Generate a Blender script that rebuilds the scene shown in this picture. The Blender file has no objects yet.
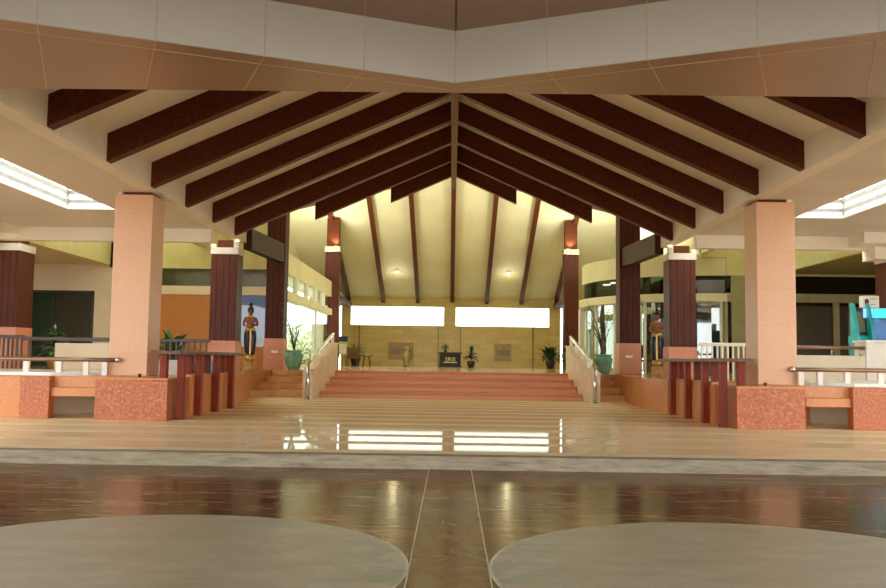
import bpy, bmesh, math, random
from mathutils import Vector, Matrix
random.seed(7)
SC = bpy.context.scene
COL = SC.collection
PI = math.pi

# ------------------------------------------------------------------ helpers
def s2l(c):
    return tuple(((v / 255) / 12.92 if v / 255 <= 0.04045 else (((v / 255) + 0.055) / 1.055) ** 2.4) for v in c)

class MB:
    def __init__(self):
        self.bm = bmesh.new()
    def hexa(self, v, bev=0, mi=0):
        b = self.bm
        vs = [b.verts.new(p) for p in v]
        fs = [b.faces.new([vs[i] for i in q]) for q in
              ((0, 3, 2, 1), (4, 5, 6, 7), (0, 1, 5, 4), (1, 2, 6, 5), (2, 3, 7, 6), (3, 0, 4, 7))]
        for f in fs: f.material_index = mi
        if bev:
            es = set(e for f in fs for e in f.edges)
            bmesh.ops.bevel(b, geom=list(es), offset=bev, segments=2, profile=0.6, affect='EDGES')
        return self
    def box(self, x0, x1, y0, y1, z0, z1, bev=0, mi=0):
        x0, x1 = min(x0, x1), max(x0, x1)
        y0, y1 = min(y0, y1), max(y0, y1)
        return self.hexa([(x0, y0, z0), (x1, y0, z0), (x1, y1, z0), (x0, y1, z0),
                          (x0, y0, z1), (x1, y0, z1), (x1, y1, z1), (x0, y1, z1)], bev, mi)
    def prism(self, pa, pb, mi=0):
        b = self.bm
        n = len(pa)
        A = [b.verts.new(p) for p in pa]; B = [b.verts.new(p) for p in pb]
        fs = [b.faces.new(A[::-1]), b.faces.new(B)]
        for i in range(n):
            j = (i + 1) % n
            fs.append(b.faces.new((A[i], A[j], B[j], B[i])))
        for f in fs: f.material_index = mi
        return self
    def plan(self, poly, z0, z1, mi=0):
        return self.prism([(x, y, z0) for x, y in poly], [(x, y, z1) for x, y in poly], mi)
    def ring(self, rings, cap=True, smooth=True, closed=True, mi=0):
        b = self.bm
        R = [[b.verts.new(p) for p in r] for r in rings]
        n = len(R[0])
        for k in range(len(R) - 1):
            for i in range(n if closed else n - 1):
                j = (i + 1) % n
                f = b.faces.new((R[k][i], R[k][j], R[k + 1][j], R[k + 1][i]))
                f.smooth = smooth; f.material_index = mi
        if cap:
            for r, rev in ((R[0], True), (R[-1], False)):
                f = b.faces.new(r[::-1] if rev else r); f.material_index = mi
        return self
    def tube(self, pts, r, n=10, mi=0):
        pts = [Vector(p) for p in pts]
        rs = r if isinstance(r, (list, tuple)) else [r] * len(pts)
        rings = []
        for k, p in enumerate(pts):
            t = (pts[min(k + 1, len(pts) - 1)] - pts[max(k - 1, 0)]).normalized()
            a = Vector((0, 0, 1)) if abs(t.z) < 0.9 else Vector((1, 0, 0))
            u = t.cross(a).normalized(); w = t.cross(u)
            rings.append([p + (u * math.cos(2 * PI * i / n) + w * math.sin(2 * PI * i / n)) * rs[k] for i in range(n)])
        return self.ring(rings, mi=mi)
    def lathe(self, prof, c=(0, 0, 0), n=28, mi=0):
        rings = [[(c[0] + r * math.cos(2 * PI * i / n), c[1] + r * math.sin(2 * PI * i / n), c[2] + z) for i in range(n)] for r, z in prof]
        return self.ring(rings, mi=mi)
    def quad(self, a, b_, c, d, mi=0, smooth=False):
        vs = [self.bm.verts.new(p) for p in (a, b_, c, d)]
        f = self.bm.faces.new(vs); f.material_index = mi; f.smooth = smooth
        return self
    def blade(self, base, dirv, length, width, droop, n=5, mi=0, fold=0.15):
        """a leaf blade with a midrib fold, arching over"""
        d = Vector(dirv).normalized(); p = Vector(base)
        side = d.cross(Vector((0, 0, 1)))
        if side.length < 1e-3: side = Vector((1, 0, 0))
        side.normalize()
        prev = None
        for k in range(n + 1):
            t = k / n
            w = width * (0.25 + 1.6 * t) * (1 - t) ** 0.8 if t < 1 else 0
            w = max(w, width * 0.03)
            up = side.cross(d).normalized()
            row = [self.bm.verts.new(p - side * w + up * w * fold), self.bm.verts.new(p), self.bm.verts.new(p + side * w + up * w * fold)]
            if prev:
                for i in range(2):
                    f = self.bm.faces.new((prev[i], prev[i + 1], row[i + 1], row[i])); f.smooth = True; f.material_index = mi
            prev = row
            p = p + d * (length / n)
            d = (d + Vector((0, 0, -droop / n))).normalized()
        return self
    def build(self, name, mat, parent=None, recalc=True):
        if recalc: bmesh.ops.recalc_face_normals(self.bm, faces=self.bm.faces)
        if parent is not None:
            o0 = world_loc(parent)
            bmesh.ops.translate(self.bm, verts=self.bm.verts, vec=-o0)
        me = bpy.data.meshes.new(name)
        self.bm.to_mesh(me); self.bm.free()
        o = bpy.data.objects.new(name, me); COL.objects.link(o)
        for m in (mat if isinstance(mat, (list, tuple)) else [mat]): me.materials.append(m)
        if parent is not None: o.parent = parent
        return o

def world_loc(o):
    v = Vector((0, 0, 0))
    while o is not None:
        v += o.location; o = o.parent
    return v
def tag(o, label=None, cat=None, group=None, kind=None):
    if label: o['label'] = label
    if cat: o['category'] = cat
    if group: o['group'] = group
    if kind: o['kind'] = kind
    return o
def thing(name, label, cat, loc, group=None, kind='thing'):
    o = bpy.data.objects.new(name, None); COL.objects.link(o)
    o.empty_display_size = 0.2
    o.location = loc
    return tag(o, label, cat, group, kind)
def struct(name, mb, mat):
    return tag(mb.build(name, mat), kind='structure')

# ------------------------------------------------------------------ materials
def base_mat(name, rough=0.5, spec=0.5, metal=0.0):
    m = bpy.data.materials.new(name); m.use_nodes = True
    nt = m.node_tree; b = nt.nodes['Principled BSDF']
    b.inputs['Roughness'].default_value = rough
    b.inputs['Specular IOR Level'].default_value = spec
    b.inputs['Metallic'].default_value = metal
    return m, nt, b
def coords(nt, scale=(1, 1, 1), rot=(0, 0, 0)):
    g = nt.nodes.new('ShaderNodeNewGeometry'); mp = nt.nodes.new('ShaderNodeMapping')
    mp.inputs['Scale'].default_value = scale; mp.inputs['Rotation'].default_value = rot
    nt.links.new(g.outputs['Position'], mp.inputs['Vector'])
    return mp.outputs['Vector']
def noise(nt, vec, scale, detail=3, rough=0.55):
    n = nt.nodes.new('ShaderNodeTexNoise'); n.inputs['Scale'].default_value = scale
    n.inputs['Detail'].default_value = detail; n.inputs['Roughness'].default_value = rough
    nt.links.new(vec, n.inputs['Vector']); return n.outputs['Fac']
def ramp(nt, fac, stops):
    r = nt.nodes.new('ShaderNodeValToRGB')
    e = r.color_ramp.elements
    while len(e) < len(stops): e.new(0.5)
    for el, (p, c) in zip(e, stops):
        el.position = p; el.color = (*s2l(c), 1)
    nt.links.new(fac, r.inputs['Fac']); return r.outputs['Color']
def math_(nt, op, a, b=None, c=None):
    n = nt.nodes.new('ShaderNodeMath'); n.operation = op
    for i, v in enumerate((a, b, c)):
        if v is None: continue
        if isinstance(v, (int, float)): n.inputs[i].default_value = v
        else: nt.links.new(v, n.inputs[i])
    return n.outputs[0]
def mix(nt, fac, a, b):
    n = nt.nodes.new('ShaderNodeMix'); n.data_type = 'RGBA'
    if isinstance(fac, (int, float)): n.inputs[0].default_value = fac
    else: nt.links.new(fac, n.inputs[0])
    for i, v in ((6, a), (7, b)):
        if isinstance(v, tuple): n.inputs[i].default_value = (*s2l(v), 1)
        else: nt.links.new(v, n.inputs[i])
    return n.outputs[2]
def axis(nt, i):
    g = nt.nodes.new('ShaderNodeNewGeometry'); s = nt.nodes.new('ShaderNodeSeparateXYZ')
    nt.links.new(g.outputs['Position'], s.inputs[0]); return s.outputs[i]
def bump(nt, b, h, strength=0.2, dist=0.01):
    n = nt.nodes.new('ShaderNodeBump'); n.inputs['Strength'].default_value = strength; n.inputs['Distance'].default_value = dist
    nt.links.new(h, n.inputs['Height']); nt.links.new(n.outputs[0], b.inputs['Normal'])
def plain(name, c, rough=0.5, spec=0.5, metal=0.0, var=0.06, scale=3.0):
    m, nt, b = base_mat(name, rough, spec, metal)
    f = noise(nt, coords(nt), scale, 4)
    lo = tuple(max(0, v * (1 - var)) for v in c); hi = tuple(min(255, v * (1 + var)) for v in c)
    nt.links.new(ramp(nt, f, [(0.3, lo), (0.7, hi)]), b.inputs['Base Color'])
    return m
def joints(nt, ax, period, width, off=0.0):
    """1 on the joint line, 0 elsewhere"""
    v = axis(nt, ax)
    f = math_(nt, 'FRACT', math_(nt, 'DIVIDE', math_(nt, 'ADD', v, off + 100 * period), period))
    return math_(nt, 'LESS_THAN', f, width / period)
def granite(name, stops, rough=0.3, sc=26, tile=None):
    m, nt, b = base_mat(name, rough, 0.5)
    v = coords(nt)
    n1 = noise(nt, v, sc, 6, 0.75)
    big = noise(nt, v, 1.3, 3)
    c = ramp(nt, n1, stops)
    dark = tuple(x * 0.82 for x in stops[1][1])
    c = mix(nt, math_(nt, 'MULTIPLY', big, 0.35), c, dark)
    if tile:
        c = mix(nt, math_(nt, 'MULTIPLY', joints(nt, 2, tile, 0.008, 0.1), 0.2), c, tuple(x * 0.6 for x in stops[1][1]))
    nt.links.new(c, b.inputs['Base Color'])
    return m
def wood(name, dark, light, axis_scale=(6, 6, 0.5), rough=0.4, groove=None):
    m, nt, b = base_mat(name, rough, 0.18)
    v = coords(nt, axis_scale)
    n = noise(nt, v, 4, 5, 0.6)
    c = ramp(nt, n, [(0.3, dark), (0.7, light)])
    if groove:
        gx = math_(nt, 'MAXIMUM', joints(nt, 0, groove, 0.02, 0.0), 0)
        gy = joints(nt, 1, groove, 0.02, 0.0)
        g = nt.nodes.new('ShaderNodeNewGeometry'); s = nt.nodes.new('ShaderNodeSeparateXYZ')
        nt.links.new(g.outputs['Normal'], s.inputs[0])
        facing_y = math_(nt, 'GREATER_THAN', math_(nt, 'ABSOLUTE', s.outputs[1]), 0.7)
        k = math_(nt, 'ADD', math_(nt, 'MULTIPLY', gx, facing_y), math_(nt, 'MULTIPLY', gy, math_(nt, 'SUBTRACT', 1.0, facing_y)))
        c = mix(nt, k, c, tuple(x * 0.4 for x in dark))
    nt.links.new(c, b.inputs['Base Color'])
    return m
def emit(name, c, strength):
    m = bpy.data.materials.new(name); m.use_nodes = True; nt = m.node_tree
    nt.nodes.clear(); e = nt.nodes.new('ShaderNodeEmission'); o = nt.nodes.new('ShaderNodeOutputMaterial')
    e.inputs[0].default_value = (*s2l(c), 1); e.inputs[1].default_value = strength
    nt.links.new(e.outputs[0], o.inputs[0]); return m
def glass(name, tint=(235, 245, 240), refl=0.10):
    m = bpy.data.materials.new(name); m.use_nodes = True; nt = m.node_tree; nt.nodes.clear()
    t = nt.nodes.new('ShaderNodeBsdfTransparent'); g = nt.nodes.new('ShaderNodeBsdfGlossy')
    g.inputs['Roughness'].default_value = 0.02
    t.inputs[0].default_value = (*s2l(tint), 1)
    fr = nt.nodes.new('ShaderNodeLayerWeight'); fr.inputs[0].default_value = 0.25
    k = math_(nt, 'MINIMUM', math_(nt, 'ADD', math_(nt, 'MULTIPLY', fr.outputs['Fresnel'], 0.6), refl), 0.28)
    mx = nt.nodes.new('ShaderNodeMixShader'); o = nt.nodes.new('ShaderNodeOutputMaterial')
    nt.links.new(k, mx.inputs[0]); nt.links.new(t.outputs[0], mx.inputs[1]); nt.links.new(g.outputs[0], mx.inputs[2])
    nt.links.new(mx.outputs[0], o.inputs[0]); return m

M = {}
M['gran'] = granite('orange speckled granite', [(0.30, (126, 54, 22)), (0.50, (182, 94, 46)), (0.68, (216, 156, 104))], 0.4, 22)
M['gran_smooth'] = granite('smooth orange granite', [(0.30, (180, 106, 50)), (0.50, (206, 132, 70)), (0.70, (220, 156, 96))], 0.3, 30)
M['pink'] = granite('pink granite cladding', [(0.30, (212, 152, 112)), (0.50, (228, 176, 136)), (0.70, (238, 198, 162))], 0.35, 34, tile=0.75)
M['wood'] = wood('dark brown timber', (64, 28, 14), (106, 52, 28), (5, 5, 5), 0.45)
M['clad'] = wood('grooved timber cladding', (66, 31, 20), (98, 50, 34), (8, 8, 0.4), 0.45, groove=0.19)
M['rail'] = wood('red brown painted timber', (112, 36, 18), (140, 56, 30), (6, 6, 0.6), 0.4)
M['railtop'] = wood('weathered brown rail', (96, 66, 58), (132, 98, 86), (3, 0.6, 6), 0.4)
M['darkrail'] = plain('dark brown metal', (58, 40, 36), 0.4)
M['cream'] = plain('cream painted plaster', (226, 214, 190), 0.7, 0.3, var=0.03, scale=0.8)
M['ceil'] = plain('off white ceiling plaster', (240, 231, 214), 0.7, 0.3, var=0.03, scale=0.6)
M['aisle'] = plain('grey beige ceiling plaster', (224, 216, 206), 0.7, 0.3, var=0.03, scale=0.6)
M['olive'] = plain('shade darkened cream paint', (158, 154, 112), 0.6, 0.3, var=0.04)  # shade of the right side is put into this cream colour
M['hallceil'] = plain('pale yellow ceiling', (222, 219, 186), 0.6, 0.3, var=0.03, scale=0.5)
M['yellow'] = plain('yellow green wall paint', (216, 212, 160), 0.7, 0.3, var=0.03)
M['white'] = plain('white paint', (236, 232, 222), 0.45, 0.4, var=0.03)
M['whitestone'] = plain('white polished stone', (244, 240, 234), 0.25, 0.5, var=0.03)
M['step_band'] = granite('red granite band', [(0.3, (182, 96, 58)), (0.5, (202, 116, 76)), (0.7, (216, 140, 98))], 0.4, 24)
M['base'] = granite('rose granite base', [(0.3, (190, 112, 80)), (0.5, (212, 140, 106)), (0.7, (224, 160, 130))], 0.35, 30, tile=0.36)
M['wooddark'] = wood('very dark timber', (62, 26, 14), (92, 42, 25), (6, 6, 0.5), 0.5, groove=0.19)
M['beamdark'] = wood('dark olive brown timber', (54, 30, 14), (82, 48, 24), (5, 5, 5), 0.5)
M['stepside'] = plain('tan stone steps', (222, 170, 112), 0.4, 0.3, var=0.08)
M['paleglass'] = glass('grey blue solar glass', (92, 100, 112), 0.05)
M['stone_cap'] = plain('grey white stone cap', (206, 198, 186), 0.5, var=0.05)
M['cheek'] = plain('beige pink marble', (234, 212, 184), 0.3, 0.5, var=0.06, scale=2)
M['steel'] = plain('brushed stainless steel', (205, 200, 192), 0.25, 0.5, 1.0, var=0.03)
M['pipe'] = plain('bronze brown pipe', (150, 118, 98), 0.3, 0.5, 0.6, var=0.05)
M['black'] = plain('black frame', (22, 22, 20), 0.4)
M['glass'] = glass('clear glass')
M['darkglass'] = glass('tinted green glass', (92, 104, 84), 0.06)
M['doorglass'] = plain('dark grey green door glass', (40, 42, 30), 0.12, 0.5, var=0.05)
M['doorgreen'] = plain('dark green door glass', (10, 52, 36), 0.12, 0.5, var=0.05)
M['panel_orange'] = granite('tan stone wall panel', [(0.3, (174, 104, 30)), (0.5, (192, 122, 44)), (0.7, (206, 140, 60))], 0.5, 12)
M['teal'] = plain('teal glazed ceramic', (124, 184, 158), 0.18, 0.6, var=0.12, scale=6)
M['dkpot'] = plain('dark brown pot', (44, 26, 20), 0.4)
M['soil'] = plain('dark soil', (48, 36, 26), 0.9, 0.1, var=0.3, scale=20)
M['leaf'] = plain('green leaves', (58, 98, 44), 0.45, 0.4, var=0.4, scale=9)
M['leafd'] = plain('dark green leaves', (34, 66, 34), 0.45, 0.4, var=0.4, scale=9)
M['tree'] = plain('pale tree foliage', (196, 212, 160), 0.6, 0.3, var=0.35, scale=3)
M['bark'] = plain('grey brown bark', (110, 94, 78), 0.8, 0.2, var=0.2, scale=8)
M['brass'] = plain('brass', (158, 146, 96), 0.28, 0.5, 0.6, var=0.12, scale=12)
M['wicker'] = wood('woven cane', (96, 70, 42), (142, 108, 66), (20, 20, 20), 0.6)
M['skin'] = plain('carved bronze brown wood', (146, 86, 52), 0.4, 0.5, var=0.12, scale=10)
M['gold'] = plain('gold paint', (206, 166, 84), 0.35, 0.5, 0.5, var=0.1, scale=20)
M['navy'] = plain('dark blue lacquer', (34, 38, 56), 0.3, 0.5, var=0.2, scale=10)
M['hair'] = plain('black lacquer hair', (24, 18, 16), 0.35)
M['sand'] = plain('light carved wood', (186, 146, 88), 0.5, var=0.15, scale=14)
M['turq'] = plain('turquoise plastic', (46, 176, 176), 0.3, 0.5, var=0.08)
M['blue'] = plain('blue printed panel', (36, 104, 176), 0.35, 0.5, var=0.35, scale=2.2)
M['screen1'] = emit('screen glow green', (70, 222, 190), 1.6)
M['screen2'] = emit('screen glow blue', (120, 170, 250), 1.8)
M['lamp'] = emit('lamp bulb', (255, 240, 170), 420)
M['uplamp'] = emit('warm uplight glow', (255, 240, 190), 5)
M['poster'] = plain('poster yellow green', (196, 206, 120), 0.5, var=0.1, scale=4)
M['postertop'] = plain('poster dark blue', (50, 68, 120), 0.5)
M['grey'] = plain('grey paint', (150, 148, 142), 0.5)
M['greybeige'] = plain('grey beige plate', (150, 126, 96), 0.35, var=0.08, scale=4)
M['chair'] = plain('black office fabric', (26, 26, 28), 0.7)
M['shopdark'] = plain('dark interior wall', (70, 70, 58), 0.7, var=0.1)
M['yellowpack'] = plain('yellow packs', (196, 178, 40), 0.5, var=0.2, scale=16)
M['paper'] = plain('white paper', (240, 240, 236), 0.6)

# composite panels of the porch: metallic beige with thin light joints drawn by geometry
M['fascia'] = plain('beige composite panel', (212, 206, 197), 0.45, 0.4, 0.0, var=0.02, scale=0.7)
M['soffit'] = plain('champagne metal panel', (178, 152, 128), 0.34, 0.5, 0.5, var=0.03, scale=0.5)
M['jointc'] = plain('pale panel joint', (214, 196, 160), 0.5)

def tile_floor():
    """cream marble: wide polished bands between narrow honed (anti slip) bands"""
    m, nt, b = base_mat('beige marble floor with honed bands', 0.5, 0.3)
    y = axis(nt, 1)
    f = math_(nt, 'FRACT', math_(nt, 'DIVIDE', math_(nt, 'ADD', y, 1.24 * 40 - 12.44), 1.24))
    band = math_(nt, 'LESS_THAN', f, 0.33)
    n = noise(nt, coords(nt, (1, 2.5, 1)), 2.2, 5)
    c = ramp(nt, n, [(0.3, (236, 208, 158)), (0.7, (246, 226, 186))])
    c2 = ramp(nt, n, [(0.3, (232, 210, 172)), (0.7, (240, 224, 192))])
    jx = math_(nt, 'MULTIPLY', joints(nt, 0, 0.62, 0.006), 0.3)
    c = mix(nt, jx, c, (150, 110, 70)); c2 = mix(nt, jx, c2, (170, 140, 110))
    nt.links.new(c2, b.inputs['Base Color'])
    df = nt.nodes.new('ShaderNodeBsdfDiffuse'); gl = nt.nodes.new('ShaderNodeBsdfGlossy')
    nt.links.new(c, df.inputs[0]); gl.inputs[0].default_value = (1, .97, .93, 1); gl.inputs['Roughness'].default_value = 0.03
    lw = nt.nodes.new('ShaderNodeLayerWeight'); lw.inputs[0].default_value = 0.3
    k = math_(nt, 'MULTIPLY_ADD', lw.outputs['Facing'], 0.29, 0.03)
    pol = nt.nodes.new('ShaderNodeMixShader'); nt.links.new(k, pol.inputs[0]); nt.links.new(df.outputs[0], pol.inputs[1]); nt.links.new(gl.outputs[0], pol.inputs[2])
    mx = nt.nodes.new('ShaderNodeMixShader'); nt.links.new(band, mx.inputs[0]); nt.links.new(pol.outputs[0], mx.inputs[1]); nt.links.new(b.outputs[0], mx.inputs[2])
    nt.links.new(mx.outputs[0], nt.nodes['Material Output'].inputs[0])
    return m
M['tile'] = tile_floor()
def up_floor():
    m, nt, b = base_mat('beige lobby floor', 0.1, 0.5)
    n = noise(nt, coords(nt), 2.0, 5)
    c = ramp(nt, n, [(0.3, (196, 164, 116)), (0.7, (218, 190, 144))])
    nt.links.new(c, b.inputs['Base Color']); return m
M['upfloor'] = up_floor()
def polished(nt, c, rough, f0, f1):
    """worn stone polish: diffuse stone under a partial mirror"""
    df = nt.nodes.new('ShaderNodeBsdfDiffuse'); gl = nt.nodes.new('ShaderNodeBsdfGlossy')
    nt.links.new(c, df.inputs[0]); gl.inputs[0].default_value = (1, .96, .9, 1)
    nt.links.new(rough, gl.inputs['Roughness'])
    lw = nt.nodes.new('ShaderNodeLayerWeight'); lw.inputs[0].default_value = 0.3
    k = math_(nt, 'MULTIPLY_ADD', lw.outputs['Facing'], f1, f0)
    mx = nt.nodes.new('ShaderNodeMixShader'); nt.links.new(k, mx.inputs[0]); nt.links.new(df.outputs[0], mx.inputs[1]); nt.links.new(gl.outputs[0], mx.inputs[2])
    nt.links.new(mx.outputs[0], nt.nodes['Material Output'].inputs[0])
def marble_dark():
    m, nt, b = base_mat('dark brown polished slabs', 0.16, 0.3)
    n = noise(nt, coords(nt, (0.5, 2.0, 1)), 1.5, 8, 0.72)
    n2 = noise(nt, coords(nt, (1.6, 5.5, 1)), 2.0, 6, 0.7)
    f = math_(nt, 'MULTIPLY_ADD', n2, 0.45, math_(nt, 'MULTIPLY', n, 0.6))
    c = ramp(nt, f, [(0.36, (48, 28, 16)), (0.47, (92, 60, 38)), (0.56, (118, 82, 54)), (0.68, (172, 138, 104))])
    r = math_(nt, 'MULTIPLY_ADD', n2, 0.26, 0.02)
    jx = joints(nt, 0, 3.9, 0.012, 1.4); jy = joints(nt, 1, 2.35, 0.010, 0.3)
    c = mix(nt, math_(nt, 'MULTIPLY', math_(nt, 'MAXIMUM', jx, jy), 0.5), c, (128, 112, 92))
    polished(nt, c, r, 0.05, 0.36); return m
M['darkfloor'] = marble_dark()
def strip_dark():
    m, nt, b = base_mat('brown polished centre strip', 0.2, 0.3)
    n = noise(nt, coords(nt, (1.2, 1.2, 1)), 3.0, 6, 0.6)
    c = ramp(nt, n, [(0.3, (98, 66, 42)), (0.7, (126, 90, 60))])
    y = axis(nt, 1)
    d = math_(nt, 'LESS_THAN', math_(nt, 'ABSOLUTE', math_(nt, 'SUBTRACT', y, 8.28)), 0.11)
    c = mix(nt, math_(nt, 'MULTIPLY', d, 0.75), c, (48, 44, 40))
    polished(nt, c, math_(nt, 'MULTIPLY_ADD', n, 0.3, 0.05), 0.05, 0.3); return m
M['strip'] = strip_dark()
def disc_mat():
    m, nt, b = base_mat('pale grey green concrete disc', 0.42, 0.45)
    n = noise(nt, coords(nt, (0.8, 1.6, 1)), 2.2, 7, 0.7)
    c = ramp(nt, n, [(0.3, (166, 156, 130)), (0.5, (186, 176, 150)), (0.72, (206, 198, 176))])
    # green stain patches worn in near the inner rims
    x = axis(nt, 0)
    near = math_(nt, 'SUBTRACT', 1.0, math_(nt, 'MINIMUM', math_(nt, 'DIVIDE', math_(nt, 'ABSOLUTE', x), 1.1), 1.0))
    st = math_(nt, 'MULTIPLY', math_(nt, 'GREATER_THAN', noise(nt, coords(nt, (1.5, 1.5, 1)), 3.2, 4), 0.5), near)
    c = mix(nt, math_(nt, 'MULTIPLY', st, 0.55), c, (112, 150, 126))
    nt.links.new(c, b.inputs['Base Color'])
    nt.links.new(math_(nt, 'MULTIPLY_ADD', n, 0.3, 0.22), b.inputs['Roughness']); return m
M['disc'] = disc_mat()
def curb_mat():
    m, nt, b = base_mat('stained concrete kerb', 0.6, 0.3)
    n = noise(nt, coords(nt, (1.2, 3, 9)), 2.0, 7, 0.7)
    c = ramp(nt, n, [(0.3, (104, 93, 74)), (0.48, (146, 133, 110)), (0.75, (178, 165, 142))])
    nt.links.new(c, b.inputs['Base Color']); return m
M['curb'] = curb_mat()
def step_mat():
    m, nt, b = base_mat('red orange granite steps', 0.4, 0.2)
    n = noise(nt, coords(nt), 24, 5, 0.7)
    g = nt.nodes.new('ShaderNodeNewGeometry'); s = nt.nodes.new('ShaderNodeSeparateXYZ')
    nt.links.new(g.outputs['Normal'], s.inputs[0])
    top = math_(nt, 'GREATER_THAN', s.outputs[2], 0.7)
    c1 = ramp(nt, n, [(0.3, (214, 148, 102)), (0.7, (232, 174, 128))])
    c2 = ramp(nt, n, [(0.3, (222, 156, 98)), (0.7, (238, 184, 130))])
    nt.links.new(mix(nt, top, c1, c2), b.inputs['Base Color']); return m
M['step'] = step_mat()
def marble_wall():
    m, nt, b = base_mat('yellow beige marble wall tiles', 0.22, 0.25)
    br = nt.nodes.new('ShaderNodeTexBrick')
    g = nt.nodes.new('ShaderNodeNewGeometry'); s = nt.nodes.new('ShaderNodeSeparateXYZ'); cb = nt.nodes.new('ShaderNodeCombineXYZ')
    nt.links.new(g.outputs['Position'], s.inputs[0]); nt.links.new(s.outputs[0], cb.inputs[0]); nt.links.new(s.outputs[2], cb.inputs[1])
    nt.links.new(cb.outputs[0], br.inputs['Vector'])
    br.inputs['Scale'].default_value = 1.0; br.inputs['Brick Width'].default_value = 0.9; br.inputs['Row Height'].default_value = 0.3
    br.inputs['Mortar Size'].default_value = 0.006
    br.inputs['Color1'].default_value = (*s2l((200, 182, 124)), 1); br.inputs['Color2'].default_value = (*s2l((188, 166, 106)), 1)
    br.inputs['Mortar'].default_value = (*s2l((172, 150, 96)), 1)
    n = noise(nt, coords(nt, (1, 1, 6)), 2.5, 5)
    c = mix(nt, math_(nt, 'MULTIPLY', n, 0.2), br.outputs['Color'], (150, 122, 66))
    nt.links.new(c, b.inputs['Base Color']); return m
M['marble'] = marble_wall()

# ------------------------------------------------------------------ levels
MID = 0.163      # tiled terrace
UP = 0.95        # lobby floor
zb = lambda x: 4.78 + (6.15 - abs(x)) * 0.448       # underside of the gable rafters
zc = lambda x: zb(x) + 0.50                          # gable ceiling

# ------------------------------------------------------------------ setting: floors
mb = MB(); mb.plan([(-40, -22), (40, -22), (40, 11.0), (-40, 11.0)], -0.25, 0)
struct('floor_drive', mb, M['darkfloor'])
mb = MB(); mb.box(-0.26, 0.26, -3, 10.98, 0.0005, 0.003)
struct('floor_centre_strip', mb, M['strip'])
mb = MB()
for s in (-1, 1): mb.box(s * 0.26 - 0.005, s * 0.26 + 0.005, -3, 10.98, 0.0005, 0.005)
struct('floor_joint_lines', mb, M['jointc'])
for s, nm in ((-1, 'left'), (1, 'right')):
    mb = MB(); mb.lathe([(1.83, 0.0005), (1.83, 0.006), (1.80, 0.007), (0.001, 0.007)], (s * 2.09, 5.78, 0), 96)
    o = struct('floor_disc_' + nm, mb, M['disc'])
mb = MB(); mb.plan([(-20, 11.25), (20, 11.25), (20, 34), (-20, 34)], -0.2, MID)
struct('floor_terrace', mb, M['tile'])
mb = MB(); mb.box(-20, 20, 11.0, 11.25, -0.2, MID + 0.001, 0.005)
struct('trim_kerb', mb, M['curb'])
LW = [(-5.38, 21.6), (-5.5, 23.2), (-5.9, 25.9), (-6.15, 27.0), (-6.2, 30.6)]      # left edge of the raised lobby floor
RW = [(5.25, 21.2), (5.1, 23.0), (5.05, 24.6), (5.3, 27.0), (5.45, 30.6)]
poly = [(-20, 23.6), (-7.4, 23.6), (-7.4, 21.6)] + LW + RW[::-1] + [(7.4, 21.2), (7.4, 21.9), (20, 21.9), (20, 57.4), (-7.7, 57.4), (-7.7, 48.5), (-6.7, 48.5), (-6.7, 32.9), (-20, 32.9)]
mb = MB(); mb.plan(poly, -0.1, UP)
mb.bm.normal_update()
for f in mb.bm.faces: f.material_index = 0 if abs(f.normal.z) > 0.5 else 1
struct('floor_lobby', mb, [M['upfloor'], M['gran_smooth']])
# ground outdoors
mb = MB(); mb.box(-120, 120, -90, 160, -0.8, -0.3)
struct('ground', mb, plain('pale paving outdoors', (196, 196, 180), 0.8, 0.2, var=0.1, scale=0.3))

# ------------------------------------------------------------------ staircase
st = thing('staircase', 'wide flight of four red granite steps up to the lobby', 'staircase', (0, 27, MID))
YS = [27.0, 28.1, 29.2, 30.3]; ZS = [0.355, 0.55, 0.745, UP + 0.002]
for i, (y, z) in enumerate(zip(YS, ZS)):
    z0 = MID if i == 0 else ZS[i - 1]
    mb = MB(); mb.box(-3.99, 3.99, y, 30.32 if i < 3 else 30.85, z0, z, 0.012); stp = mb.build('step', M['step'], st)
    mb = MB(); mb.box(-3.985, 3.985, y - .012, y + .05, z - .095, z + .002, 0.004); mb.build('step_band', M['step_band'], stp)  # red band along the upper front of each step
for s, wall, nm in ((-1, LW, 'left'), (1, RW, 'right')):
    xo = 5.9 if s < 0 else 5.28
    sd = thing('side_steps', 'narrow tan stone steps between the %s cheek wall and the side of the lobby floor' % nm, 'steps', (s * 4.9, 27, MID), 'narrow steps beside the cheek walls')
    for i, (y, z) in enumerate(zip(YS, ZS)):
        z0 = MID if i == 0 else ZS[i - 1]
        mb = MB(); mb.box(s * 4.31, s * (xo + .28), y, 30.62, z0, z - 0.004, 0.01)
        o = mb.build('step', M['stepside'], sd)
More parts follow.
